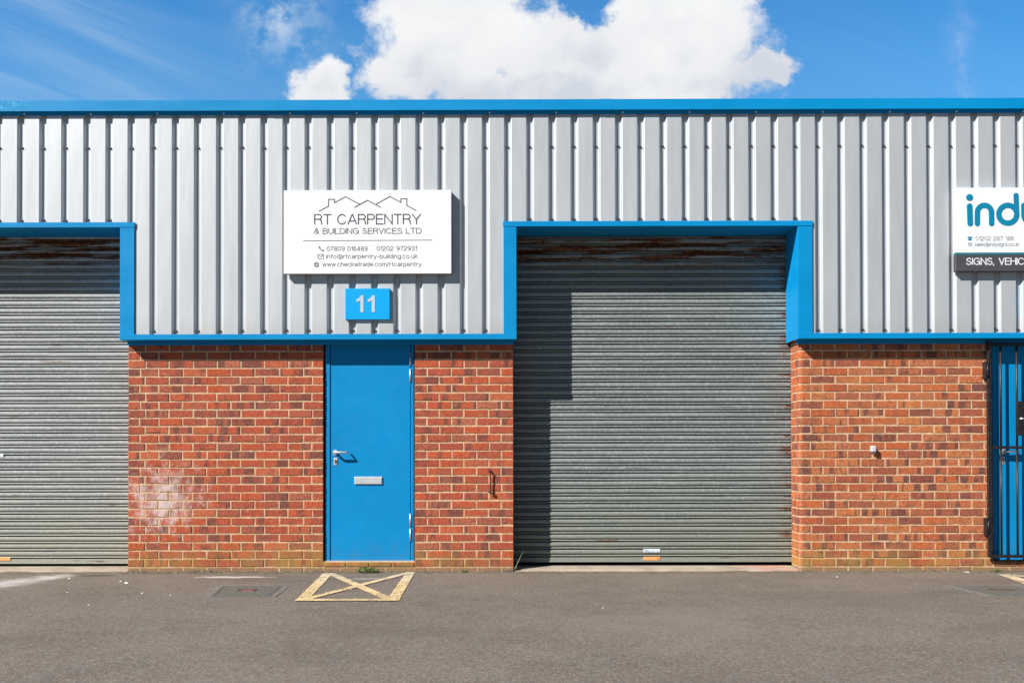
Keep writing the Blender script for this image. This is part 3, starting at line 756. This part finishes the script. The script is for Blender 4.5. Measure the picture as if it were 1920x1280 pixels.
# --- roller shutters
def shutter(x0, x1, pitch, m, z0, lean, tilt=0.0):
    # cross-section of one slat, top to bottom: (fraction of pitch, y)
    sec = [(0.00, 0.016), (0.02, 0.004), (0.045, -0.006), (0.09, -0.0105), (0.18, -0.0122), (0.32, -0.0130), (0.46, -0.0120), (0.53, -0.0095), (0.575, -0.0040), (0.595, 0.006), (0.60, 0.018),
           (0.665, 0.020), (0.675, 0.006), (0.685, -0.004), (0.72, -0.0090), (0.80, -0.0125), (0.835, -0.0110), (0.855, -0.0050), (0.865, 0.006), (0.87, 0.018), (0.97, 0.018)]
    bm = bmesh.new(); rows = []; n = int((3.16-z0)/pitch)
    NX = 14
    xs = [x0+(x1-x0)*i/NX for i in range(NX+1)]
    for k in range(n, -1, -1):
        zt = z0+(k+1)*pitch; dy = random.uniform(-0.0012, 0.0012); w_ = [random.uniform(-0.0010, 0.0010) for _ in xs]
        for f, y in sec:
            rows.append([bm.verts.new((x_, 0.372+y+dy+w_[i]*0.6, zt-f*pitch+w_[i]+lean*(x_-x0))) for i, x_ in enumerate(xs)])
    for A, B in zip(rows, rows[1:]):
        for i in range(NX): 
            f = bm.faces.new((A[i], B[i], B[i+1], A[i+1])); f.smooth = True
    me_ = bpy.data.meshes.new('roller_shutter'); bm.to_mesh(me_); bm.free(); me_.materials.append(m)
    me_.set_sharp_from_angle(angle=math.radians(38))
    o = bpy.data.objects.new('roller_shutter', me_); COL.objects.link(o); o.parent = BLD
    bm = bmesh.new(); zb = z0-0.045
    box(bm, x0, x1, 0.359, 0.385, zb+0.002, z0-0.002, 0.002)
    box(bm, x0, x1, 0.353, 0.359, zb, zb+0.012, 0.001)
    link('bottom_rail', bm, m, o)
    return o
s2 = shutter(0.262, 2.895, 0.0712, SHD, 0.060, 0.0)
s2['label'] = 'weathered dark grey roller shutter'
s1 = shutter(-5.86, -3.222, 0.0693, SHL, 0.050, 0.0)
s1['label'] = 'pale grey roller shutter'
bm = bmesh.new(); box(bm, 1.494, 1.652, 0.3535, 0.3545, 0.107, 0.139, 0); st = link('white_sticker', bm, STICK, s2)
bm = bmesh.new()
stroke(bm, [(1.502, 0.130), (1.515, 0.126), (1.530, 0.128), (1.544, 0.120)], 0.003, 0.3525, 0.3534, cap=4)
stroke(bm, [(1.506, 0.124), (1.512, 0.116), (1.528, 0.119), (1.536, 0.115), (1.552, 0.115)], 0.004, 0.3525, 0.3534, cap=4)
for i in range(11):
    a = 1.562+i*0.0075
    if i in (5, 7): continue
    stroke(bm, [(a, 0.118), (a+0.004, 0.1195+0.001*(i % 2))], 0.003, 0.3525, 0.3534, cap=3)
link('lettering', bm, INK, s2)
bm = bmesh.new(); box(bm, 1.494, 1.654, 0.3545, 0.3588, 0.031, 0.064, 0.001); link('orange_label_strip', bm, ORANGE, s2)
bm = bmesh.new()
stroke(bm, [(1.624, 0.055), (1.630, 0.058), (1.638, 0.054), (1.640, 0.046), (1.634, 0.040), (1.626, 0.042)], 0.002, 0.3535, 0.3544, cap=3)
stroke(bm, [(1.628, 0.050), (1.646, 0.040), (1.648, 0.056)], 0.0025, 0.3533, 0.3544, cap=3)
link('printed_mark', bm, DEADL, s2)
bm = bmesh.new(); box(bm, -4.62, -4.452, 0.3545, 0.3588, 0.034, 0.064, 0.001); link('orange_label_strip', bm, ORANGE, s1)
bm = bmesh.new(); box(bm, -4.60, -4.520, 0.3545, 0.3580, 1.005, 1.040, 0.001); link('white_sticker', bm, STICK, s1)
threshold(-5.84, -3.245); threshold(0.285, 2.875)

# --- personnel doors
def door(xl, xr, hinge_right=True, full=True):
    e = bmesh.new()                                  # the leaf is the part, its ironmongery the sub-parts
    fy = 0.132
    box(e, xl+0.064, xr-0.042, 0.139, 0.185, 0.058, 2.028, 0.002)
    d_ = link('entrance_door', e, DOORB, BLD)
    f = bmesh.new()
    box(f, xl+0.014, xl+0.058, fy, 0.20, 0.050, 2.095, 0.003); box(f, xr-0.036, xr-0.008, fy, 0.20, 0.050, 2.095, 0.003)
    box(f, xl+0.058, xr-0.036, fy, 0.20, 2.036, 2.095, 0.003)
    box(f, xl+0.050, xr-0.030, 0.186, 0.205, 0.045, 2.09)
    link('door_frame', f, DOORB, d_)
    f = bmesh.new(); box(f, xl+0.006, xr-0.002, 0.128, 0.21, 0.0485, 0.056, 0.001); link('threshold_bar', f, ALU, d_)
    f = bmesh.new(); box(f, xl-0.01, xr+0.01, 0.206, 0.30, 0.03, 2.09); link('door_backing', f, BLACK, d_)
    hx = xr-0.040
    for z0_ in (0.238, 0.372, 1.691, 1.838):
        h = bmesh.new()
        cyl(h, (hx, 0.130, z0_), (hx, 0.130, z0_+0.107), 0.0085, n=14)
        cyl(h, (hx, 0.130, z0_-0.006), (hx, 0.130, z0_), 0.006, n=12); cyl(h, (hx, 0.130, z0_+0.107), (hx, 0.130, z0_+0.113), 0.006, n=12)
        link('hinge', h, STEEL, d_)
    # lever handle on a round rose, keyhole plate
    hxh = xl+0.107; hz = 1.043
    h = bmesh.new(); cyl(h, (hxh, 0.139, hz), (hxh, 0.130, hz), 0.027, 0.024, n=28); link('handle_rose', h, STEEL, d_)
    h = bmesh.new()
    tube(h, [(hxh, 0.130, hz), (hxh, 0.100, hz), (hxh+0.005, 0.088, hz), (hxh+0.017, 0.082, hz), (hxh+0.105, 0.082, hz), (hxh+0.118, 0.086, hz-0.001), (hxh+0.124, 0.100, hz-0.001), (hxh+0.124, 0.124, hz-0.001)],
         [0.012, 0.011, 0.0105, 0.0095, 0.0085, 0.0085, 0.008, 0.008], 12)
    link('lever_handle', h, STEEL, d_)
    h = bmesh.new(); box(h, hxh-0.016, hxh+0.018, 0.1335, 0.1385, 0.927, 0.995, 0.002); kp = link('keyhole_plate', h, ALU, d_)
    h = bmesh.new(); cyl(h, (hxh+0.002, 0.1335, 0.968), (hxh+0.002, 0.1270, 0.968), 0.0085, n=14); box(h, hxh-0.003, hxh+0.007, 0.1275, 0.1335, 0.942, 0.965, 0.001); link('lock_cylinder', h, RUST, d_)
    if full:
        h = bmesh.new()
        box(h, -1.176, -0.922, 0.128, 0.1385, 0.751, 0.822, 0.004, 2)
        link('letter_plate', h, ALU, d_)
        h = bmesh.new(); box(h, -1.168, -0.930, 0.1255, 0.1275, 0.758, 0.806, 0.0009); link('letter_flap', h, ALU, d_)
    return d_
d1 = door(-1.457, -0.624); d1['label'] = 'blue flush door with lever handle and letter plate'
d2 = door(4.638, 5.47, full=False); d2['label'] = 'blue door behind the black security gate'

# ------------------------------------------------------------------ security gate
gx0, gx1 = 4.572, 5.50
G = empty('security_gate', (gx0, 0.07, 0.0), 'black barred steel security gate fixed over the blue door', 'gate')
g = bmesh.new(); box(g, 0, 0.026, -0.016, 0.016, 0.085, 2.045, 0.002); link('gate_post', g, DARKM, G)
g = bmesh.new(); box(g, gx1-gx0-0.026, gx1-gx0, -0.016, 0.016, 0.085, 2.045, 0.002); link('gate_post', g, DARKM, G)
for z_ in (0.083, 1.066, 2.0):
    g = bmesh.new(); box(g, 0.026, gx1-gx0-0.026, -0.014, 0.014, z_, z_+0.026, 0.002); link('rail', g, DARKM, G)
g = bmesh.new(); box(g, 0.07, gx1-gx0-0.04, 0.010, 0.045, 0.047, 0.060, 0.002); link('rail', g, DARKM, G)
for k in range(1, 6):
    xx = 0.122+0.1455*(k-1)
    g = bmesh.new(); cyl(g, (xx, 0, 0.109), (xx, 0, 1.066), 0.0095, n=10); cyl(g, (xx, 0, 1.092), (xx, 0, 2.0), 0.0095, n=10); link('bar', g, DARKM, G)
for z_ in (0.286, 1.70):
    g = bmesh.new(); box(g, -0.022, -0.001, -0.010, 0.038, z_, z_+0.155, 0.003); cyl(g, (-0.004, -0.018, z_+0.02), (-0.004, -0.018, z_+0.13), 0.009, n=12); link('hinge', g, DARKM, G)
g = bmesh.new(); box(g, 0.257, 0.46, -0.022, -0.014, 1.185, 1.495, 0.003); lb = link('lock_cover', g, DARKM, G)
g = bmesh.new()
stroke(g, [(0.285, 1.340), (0.40, 1.340)], 0.005, -0.024, -0.0222, cap=4)
vs = [g.verts.new((x_, -0.0245, z_)) for x_, z_ in ((0.272, 1.340), (0.292, 1.350), (0.314, 1.340), (0.292, 1.330))]; g.faces.new(vs)
link('arrow_mark', g, STICK, lb)

# ------------------------------------------------------------------ signs
# carpentry sign
SG = empty('shop_sign', (-1.022, 0, 2.639), 'wide white shop sign with grey roof outline and carpentry lettering above the blue door', 'sign')
x0, x1, H = -0.752, 0.748, 0.748
g = bmesh.new(); box(g, x0, x1, -0.058, -0.048, 0.0, H, 0.0012); link('sign_face', g, WHITE, SG)
g = bmesh.new(); box(g, x0+0.001, x1-0.001, -0.0478, -0.001, 0.001, H-0.001, 0.001); link('sign_tray', g, GREYEDGE, SG)
YF = -0.0592; sc = 1.504/1778.0      # sign drawing units -> metres
def P(px, py): return (x0+(px-63)*sc, H-(py-95)*sc*0.998)
def PL(lst): return [P(*q) for q in lst]
g = bmesh.new(); wl = 0.0078
stroke(g, PL([(437, 318), (538, 264), (538, 192), (600, 192), (600, 228), (716, 165), (866, 245)]), wl, YF, -0.0581, cap=5)
stroke(g, PL([(814, 277), (950, 203), (1088, 277)]), wl, YF-0.0003, -0.0581, cap=5)
stroke(g, PL([(1040, 245), (1187, 163), (1303, 226), (1303, 188), (1366, 188), (1366, 260), (1464, 312)]), wl, YF, -0.0581, cap=5)
link('roof_outline', g, CHAR, SG)
g = bmesh.new(); stroke(g, PL([(270, 632), (1630, 627)]), 0.0050, YF, -0.0581, cap=0); link('rule_line', g, CHAR, SG)
def tx(s, xa, xb, ytop, ybot, m=CHAR, thin=0.11):
    a = P(xa, ybot); b_ = P(xb, ytop)
    return text(s, 'lettering', m, SG, a[0], b_[0], (a[1]+b_[1])/2, b_[1]-a[1], YF, thin)
tx('RT CARPENTRY', 390, 1510, 354, 455, thin=0.115)
tx('& BUILDING SERVICES LTD', 387, 1518, 501, 556, thin=0.125)
tx('07809 016489', 522, 948, 694, 738); tx('01202 972931', 1048, 1470, 692, 736)
tx('info@rtcarpentry-building.co.uk', 514, 1478, 776, 818)
tx('www.checkatrade.com/rtcarpentry', 474, 1518, 860, 902)
g = bmesh.new(); stroke(g, PL([(440, 698), (446, 716), (460, 730), (480, 736)]), 0.0075, YF, -0.0581, cap=5)
stroke(g, PL([(438, 696), (444, 704)]), 0.012, YF-0.0003, -0.0581, cap=5); stroke(g, PL([(474, 733), (482, 735)]), 0.012, YF-0.0003, -0.0581, cap=5); link('phone_symbol', g, CHAR, SG)
g = bmesh.new(); stroke(g, PL([(424, 777), (484, 777), (484, 821), (424, 821)]), 0.0036, YF, -0.0581, close=True, cap=4)
stroke(g, PL([(430, 783), (454, 803), (478, 783)]), 0.0034, YF-0.0003, -0.0581, cap=4); link('envelope_symbol', g, CHAR, SG)
g = bmesh.new(); cx_, cy_ = 410, 885
stroke(g, PL([(cx_+25*math.cos(a*PI/10), cy_+25*math.sin(a*PI/10)) for a in range(20)]), 0.0036, YF, -0.0581, close=True, cap=3)
stroke(g, PL([(cx_+11*math.cos(a*PI/8), cy_+25*math.sin(a*PI/8)) for a in range(16)]), 0.0028, YF-0.0003, -0.0581, close=True, cap=3)
stroke(g, PL([(cx_-23, cy_-9), (cx_+23, cy_-9)]), 0.0028, YF-0.0003, -0.0581, cap=0); stroke(g, PL([(cx_-23, cy_+9), (cx_+23, cy_+9)]), 0.0028, YF-0.0003, -0.0581, cap=0)
link('globe_symbol', g, CHAR, SG)

# number plates
def plate(x, z, label, digits):
    N = empty('number_plate', (x, 0, z), label, 'number plate', 'blue unit number plates')
    g = bmesh.new(); box(g, -0.2005, 0.2005, -0.024, -0.001, -0.140, 0.140, 0.003, 2); link('plate', g, CYAN, N)
    if digits:
        for s in (-1, 1):
            g = bmesh.new(); cx0 = -0.051+0.052*0+(-0.002 if s < 0 else 0.1)
            pts = [(cx0+0.018, -0.074), (cx0+0.018, 0.076), (cx0-0.005, 0.076), (cx0-0.016, 0.060), (cx0-0.030, 0.048), (cx0-0.046, 0.040), (cx0-0.046, 0.016), (cx0-0.022, 0.024), (cx0-0.010, 0.032), (cx0-0.010, -0.074)]
            F = [g.verts.new((a, -0.0265, b_)) for a, b_ in pts]; B = [g.verts.new((a, -0.0242, b_)) for a, b_ in pts]
            g.faces.new(F); g.faces.new(B[::-1])
            for k in range(len(pts)): g.faces.new((F[k], F[(k+1) % len(pts)], B[(k+1) % len(pts)], B[k]))
            link('numeral', g, NUMG, N)
    return N
plate(-1.030, 2.3735, 'bright blue number plate with pale eleven under the white carpentry sign', True)
plate(5.087, 2.385, 'bright blue plate cut off by the right edge of the photo', False).location.x = 5.066

# sign of the neighbouring unit (mostly outside the picture)
SI = empty('shop_sign', (4.232, 0, 2.648), 'white shop sign with large teal rounded letters and a dark lower strip', 'sign')
g = bmesh.new(); box(g, 0, 1.90, -0.048, -0.005, 0.168, 0.750, 0.003, 2); link('sign_face', g, WHITE, SI)
g = bmesh.new(); box(g, 0.001, 1.899, -0.054, -0.005, 0.0, 0.148, 0.006, 2); link('lower_strip', g, DSTRIP, SI)
g = bmesh.new(); box(g, 0.0, 1.90, -0.052, -0.010, 0.1495, 0.1555, 0.001); link('dark_line', g, PALET, SI)
g = bmesh.new(); box(g, 0.0, 1.90, -0.050, -0.010, 0.1570, 0.1640, 0.001); link('teal_line', g, PALET, SI)
YS = -0.0500
w0 = 0.040; sy = 1.0
def arc(cx, cz, r, a0, a1, n=16): return [(cx+r*math.cos(math.radians(a0+(a1-a0)*i/n)), cz+r*math.sin(math.radians(a0+(a1-a0)*i/n))) for i in range(n+1)]
# drawing units: crop pixels (4.267 per source px); convert with 0.001105 m per unit
k_ = 0.001108
def Q(px, py): return ((px-205)*k_, 0.750-(py-133)*k_)
def QL(l): return [Q(*q) for q in l]
g = bmesh.new()
stroke(g, QL([(323, 282), (327, 423)]), 46*k_, YS, -0.0481, cap=8)
stroke(g, QL([(323, 212), (323.5, 212)]), 56*k_, YS, -0.0481, cap=14)
link('teal_letter', g, TEAL, SI)
g = bmesh.new(); c_ = Q(442, 333); r_ = 57*k_
stroke(g, QL([(384, 423)])+arc(*c_, r_, 180, 0)+QL([(499, 423)]), 44*k_, YS, -0.0481, cap=8); link('teal_letter', g, TEAL, SI)
g = bmesh.new(); c_ = Q(630, 348); r_ = 72*k_
stroke(g, arc(*c_, r_, 0, -360, 36), 44*k_, YS, -0.0481, close=True); stroke(g, QL([(697, 196), (702, 350)]), 42*k_, YS-0.0004, -0.0481, cap=8); link('teal_letter', g, TEAL, SI)
g = bmesh.new(); c_ = Q(819, 355); r_ = 60*k_
stroke(g, QL([(759, 277)])+arc(*c_, r_, 180, 360), 44*k_, YS, -0.0481, cap=8); stroke(g, QL([(879, 277), (879, 430)])+arc(*Q(829, 445), 50*k_, 0, -140, 10), 44*k_, YS-0.0004, -0.0481, cap=8); link('teal_letter', g, TEAL, SI)
def ti(s, xa, xb, yt, yb, m, y=YS, thin=0.10):
    a = Q(xa, yb); b_ = Q(xb, yt)
    return text(s, 'lettering', m, SI, a[0], b_[0], (a[1]+b_[1])/2, b_[1]-a[1], y, thin)
ti('01202 287 186', 370, 676, 527, 558, LGREY); ti('sales@indysigns.co.uk', 364, 716, 577, 603, LGREY)
ti('SIGNS,', 292, 512, 704, 755, WHITE, -0.0555, 0.14); ti('VEHICLE', 556, 838, 704, 755, WHITE, -0.0555, 0.14)
g = bmesh.new(); stroke(g, QL([(308, 534), (338, 534)]), 10*k_, YS, -0.0481, cap=4); stroke(g, QL([(313, 552), (333, 552)]), 12*k_, YS, -0.0481, cap=4); stroke(g, QL([(323, 536), (323, 552)]), 10*k_, YS-0.0003, -0.0481, cap=4); link('phone_symbol', g, TEAL, SI)
g = bmesh.new(); stroke(g, QL([(309, 580), (337, 580), (337, 600), (309, 600)]), 2.4*k_, YS, -0.0481, close=True, cap=3); stroke(g, QL([(309, 581), (323, 592), (337, 581)]), 2.4*k_, YS-0.0003, -0.0481, cap=3); link('envelope_symbol', g, LGREY, SI)

# ------------------------------------------------------------------ small things on the walls
HK = empty('door_stay_hook', (0.062, 0.11, 0.875), 'rusty iron door stay hook hanging on the brick pier between door and shutter', 'hook')
g = bmesh.new(); cyl(g, (0, 0.004, 0), (0, -0.006, 0), 0.017, 0.013, n=12); tube(g, [(0.0, -0.004, 0.0), (0, -0.022, 0.004), (0.006, -0.030, -0.008), (0.010, -0.022, -0.022)], 0.0075, 8); link('wall_eye', g, RUST, HK)
g = bmesh.new()
tube(g, [(0.008, -0.026, -0.014), (0.006, -0.024, -0.05), (0.007, -0.022, -0.12), (0.006, -0.022, -0.180), (0.004, -0.024, -0.196)], [0.0055, 0.0055, 0.0060, 0.0065, 0.008], 8)
tube(g, [(-0.014, -0.024, -0.190), (-0.004, -0.026, -0.197), (0.010, -0.026, -0.204), (0.024, -0.024, -0.205), (0.032, -0.022, -0.194)], [0.003, 0.006, 0.0085, 0.007, 0.004], 8)
link('hook_rod', g, RUST, HK)

PS = empty('cable_outlet', (3.545, 0.11, 1.067), 'small white plastic cable outlet sticking out of the right brick wall', 'cable outlet')
g = bmesh.new(); box(g, -0.019, 0.019, -0.048, 0.004, -0.028, 0.029, 0.007, 3); link('cover', g, WPLAS, PS)
g = bmesh.new(); cyl(g, (0.004, -0.030, -0.030), (0.010, -0.024, -0.045), 0.010, 0.009, n=12); link('cable_gland', g, WPLAS, PS)

# ------------------------------------------------------------------ manhole covers
def manhole(name, corners, label, rusty):
    (ax, ay), (bx_, by), (cx, cy), (dx, dy) = corners      # back-left, back-right, front-right, front-left
    ox, oy = (ax+cx)/2, (ay+cy)/2
    R_ = empty(name, (ox, oy, GZ), label, 'manhole cover', 'rectangular drain covers set in the asphalt')
    def lerp(s, t_): 
        x = (ax*(1-s)+bx_*s)*(1-t_)+(dx*(1-s)+cx*s)*t_; y = (ay*(1-s)+by*s)*(1-t_)+(dy*(1-s)+cy*s)*t_
        return x-ox, y-oy
    def quad(bm, s0, s1, t0, t1, z0, z1):
        q = [lerp(s, t_) for s, t_ in ((s0, t0), (s1, t0), (s1, t1), (s0, t1))]
        A = [bm.verts.new((x, y, z0)) for x, y in q]; B = [bm.verts.new((x, y, z1)) for x, y in q]
        bm.faces.new(B); bm.faces.new(A[::-1])
        for k in range(4): bm.faces.new((A[k], A[(k+1) % 4], B[(k+1) % 4], B[k]))
    g = bmesh.new()
    quad(g, -0.05, 1.05, -0.07, 0.0, -0.03, 0.0030); quad(g, -0.05, 1.05, 1.0, 1.06, -0.03, 0.0030)
    quad(g, -0.13, 0.0, 0.0, 1.0, -0.03, 0.0033); quad(g, 1.0, 1.11, 0.0, 1.0, -0.03, 0.0033)
    link('cement_surround', g, MHEDGE, R_)
    g = bmesh.new()
    for a in ((0, 1, 0, 0.03), (0, 1, 0.97, 1), (0, 0.03, 0.03, 0.97), (0.97, 1, 0.03, 0.97)): quad(g, *a, -0.03, 0.0052)
    link('frame', g, IRON, R_)
    g = bmesh.new(); quad(g, 0.04, 0.96, 0.04, 0.96, -0.03, 0.0045); link('tray', g, MHFILL, R_)
    g = bmesh.new(); quad(g, 0.33, 0.37, 0.30, 0.48, 0.0, 0.0062); quad(g, 0.60, 0.65, 0.30, 0.50, 0.0, 0.0062); quad(g, 0.37, 0.60, 0.30, 0.34, 0.0, 0.0058); link('lifting_slot', g, RUST, R_)
    g = bmesh.new(); quad(g, 0.42, 0.60, 0.345, 0.49, 0.0, 0.0055); link('badge', g, rusty, R_)
    return R_
manhole('manhole_cover', [(-2.055, -0.84), (-1.575, -0.84), (-1.53, -1.40), (-1.965, -1.40)], 'drain cover with a reddish badge left of the yellow marking', simple('reddish_iron', (0.19, 0.075, 0.05), 0.9, 0, 0.3, 60))
manhole('manhole_cover', [(3.79, -0.84), (4.28, -0.90), (4.36, -1.42), (3.86, -1.40)], 'faint drain cover before the right brick wall', simple('brownish_iron', (0.105, 0.065, 0.05), 0.9, 0, 0.3, 60))

# ------------------------------------------------------------------ plants and debris
def leaf(bm, p, dirv, L, wd, mi=0, bend=0.3):
    dirv = Vector(dirv).normalized(); side = dirv.cross(Vector((random.uniform(-.4, .4), random.uniform(-.4, .4), 1))).normalized()
    p = Vector(p); a = p; b_ = p+dirv*L*0.5+side*wd/2; c = p+dirv*L+Vector((0, 0, -bend*L*0.4)); d_ = p+dirv*L*0.5-side*wd/2
    f = bm.faces.new([bm.verts.new(q) for q in (a, b_, c, d_)]); f.material_index = mi
def weed(x, y, w_, h_, n, label, grp='weeds rooted along the foot of the walls'):
    o = empty('weed_plant', (x, y, GZ), label, 'weed', grp)
    g = bmesh.new()
    for k in range(n):
        a = random.uniform(0, 2*PI); rr = random.random()**0.7
        p = (math.cos(a)*rr*w_/2, math.sin(a)*rr*w_*0.28, random.uniform(0.0, h_*0.8*(1-rr*0.6)))
        leaf(g, p, (random.uniform(-1, 1), random.uniform(-1, .3), random.uniform(-.1, .9)), random.uniform(.012, .026), random.uniform(.007, .014), 0 if random.random() < .7 else 1)
    link('foliage', g, [LEAF, LEAFD], o)
    g = bmesh.new()
    for k in range(5):
        a = random.uniform(-w_/2.4, w_/2.4); tube(g, [(a*0.3, 0, 0), (a*0.7, -0.01, h_*0.35), (a, -0.015, h_*0.6)], 0.0015, 5)
    link('stem', g, LEAFD, o)
weed(-1.035, 0.045, 0.21, 0.085, 330, 'green weed tuft under the blue door, largest of the weeds')
weed(-0.165, 0.085, 0.07, 0.018, 40, 'small flat weed at the foot of the narrow brick pier')
weed(4.655, 0.070, 0.08, 0.030, 50, 'small weed under the black gate hinge side')
def blades(x, y, lst, label):
    o = empty('grass_tuft', (x, y, GZ), label, 'grass', 'dry grass beside the walls')
    g = bmesh.new()
    for (dx, dy, dz, wd) in lst:
        pts = [(dx*0.0, 0, 0), (dx*0.35, dy*.4, dz*0.45), (dx*0.7, dy*.7, dz*0.8), (dx, dy, dz)]
        tube(g, pts, [wd, wd*.9, wd*.6, wd*.25], 4)
    link('blades', g, STRAW, o)
blades(0.285, 0.13, [(0.088, -0.02, 0.185, .0022), (0.045, -0.02, 0.105, .0022), (0.03, -.03, .05, .002), (-0.03, -.03, .045, .002), (-.06, -.03, .035, .002), (0.01, -.04, .06, .002)], 'pale dry grass blades at the left foot of the dark shutter')
blades(0.20, 0.095, [(random.uniform(-.05, .05), -.02, random.uniform(.02, .05), .0022) for _ in range(12)], 'low yellowed grass at the corner of the narrow pier')
g = bmesh.new()
for k in range(5): leaf(g, (-0.54+0.012*k, 0.03+0.004*k, 0.004+0.004*k), (1, random.uniform(-.3, .3), random.uniform(0, .5)), 0.045, 0.018, 0)
tag(link('dead_leaf', g, DEADL, None, (0, 0, GZ)), 'curled dead brown leaf at the right of the yellow marking', 'leaf')

def stone_bm(bm, p, r, flat=0.6):
    n0 = len(bm.verts); m4 = Matrix.Translation(p) @ Matrix.Rotation(random.uniform(0, 6), 4, 'Z') @ Matrix.Diagonal((r*random.uniform(.8, 1.5), r*random.uniform(.7, 1.1), r*flat, 1))
    rs = bmesh.ops.create_icosphere(bm, subdivisions=1, radius=1.0, matrix=m4)
    for v in rs['verts']: v.co += Vector((random.uniform(-1, 1), random.uniform(-1, 1), random.uniform(-1, 1)))*r*0.18
g = bmesh.new()
for (xa, xb, amp) in ((-3.24, -1.46, 1.0), (-1.46, -0.62, 0.55), (-0.62, 0.27, 0.6), (2.90, 4.64, 0.55), (4.64, 5.5, 0.5)):
    n_ = int((xb-xa)/0.012); rows = []; h1 = 0.5; w1 = 0.5
    for i in range(n_+1):
        h1 = min(1, max(0, h1+random.uniform(-.16, .16))); w1 = min(1, max(0, w1+random.uniform(-.12, .12)))
        x = xa+(xb-xa)*i/n_; hh = (0.004+0.020*h1)*amp*random.uniform(.8, 1.15); ww = (0.035+0.055*w1)*(0.6+0.4*amp)
        rows.append([g.verts.new((x, 0.114, GZ+hh)), g.verts.new((x, 0.114-ww*0.35, GZ+hh*random.uniform(.6, .9))), g.verts.new((x, 0.114-ww*0.7, GZ+hh*random.uniform(.15, .45))), g.verts.new((x, 0.114-ww, GZ-0.002))])
    for A, B in zip(rows, rows[1:]):
        for j in range(3): g.faces.new((A[j], B[j], B[j+1], A[j+1]))
tag(link('dirt', g, simple('brown_gritty_dirt', (0.135, 0.108, 0.075), 0.95, 0, 0.55, 35, 0.2, 0.006)), 'brown dirt banked against the foot of the brick walls', 'dirt', kind='stuff')
g = bmesh.new()
for k in range(2600):
    x = random.choice([random.uniform(-3.24, -1.46), random.uniform(-3.24, -1.46), random.uniform(-1.4, 0.28), random.uniform(2.88, 4.7)])
    y = 0.105-abs(random.gauss(0, 0.075)); stone_bm(g, (x, y, GZ+0.001), random.uniform(0.0015, 0.0055)*(1.2 if random.random() < .06 else 1))
tag(link('grit', g, GRAV), 'loose grit and dirt gathered along the foot of the brick walls', 'grit', kind='stuff')
chips = [(-2.93, -0.62, .018), (-3.02, -0.52, .012), (-2.55, -1.2, .012), (-3.9, -1.5, .012), (-2.7, -1.75, .010), (-3.55, -0.33, .012), (-1.0, -1.0, .010), (4.36, 0.03, .020), (3.08, -0.28, .010), (-2.3, -1.3, .010), (0.9, -1.9, .008), (-3.15, -1.15, .009)]
for i, (x, y, r) in enumerate(chips):
    g = bmesh.new(); stone_bm(g, (0, 0, 0.002), r, 0.35)
    lab = 'small white stone chip lying on the asphalt'
    if i == 7: lab = 'largest white stone chip, at the foot of the right brick wall'
    tag(link('stone_chip', g, CHIPM, None, (x, y, GZ)), lab, 'stone', 'white stone chips scattered on the asphalt')
S.cycles.use_denoising = True
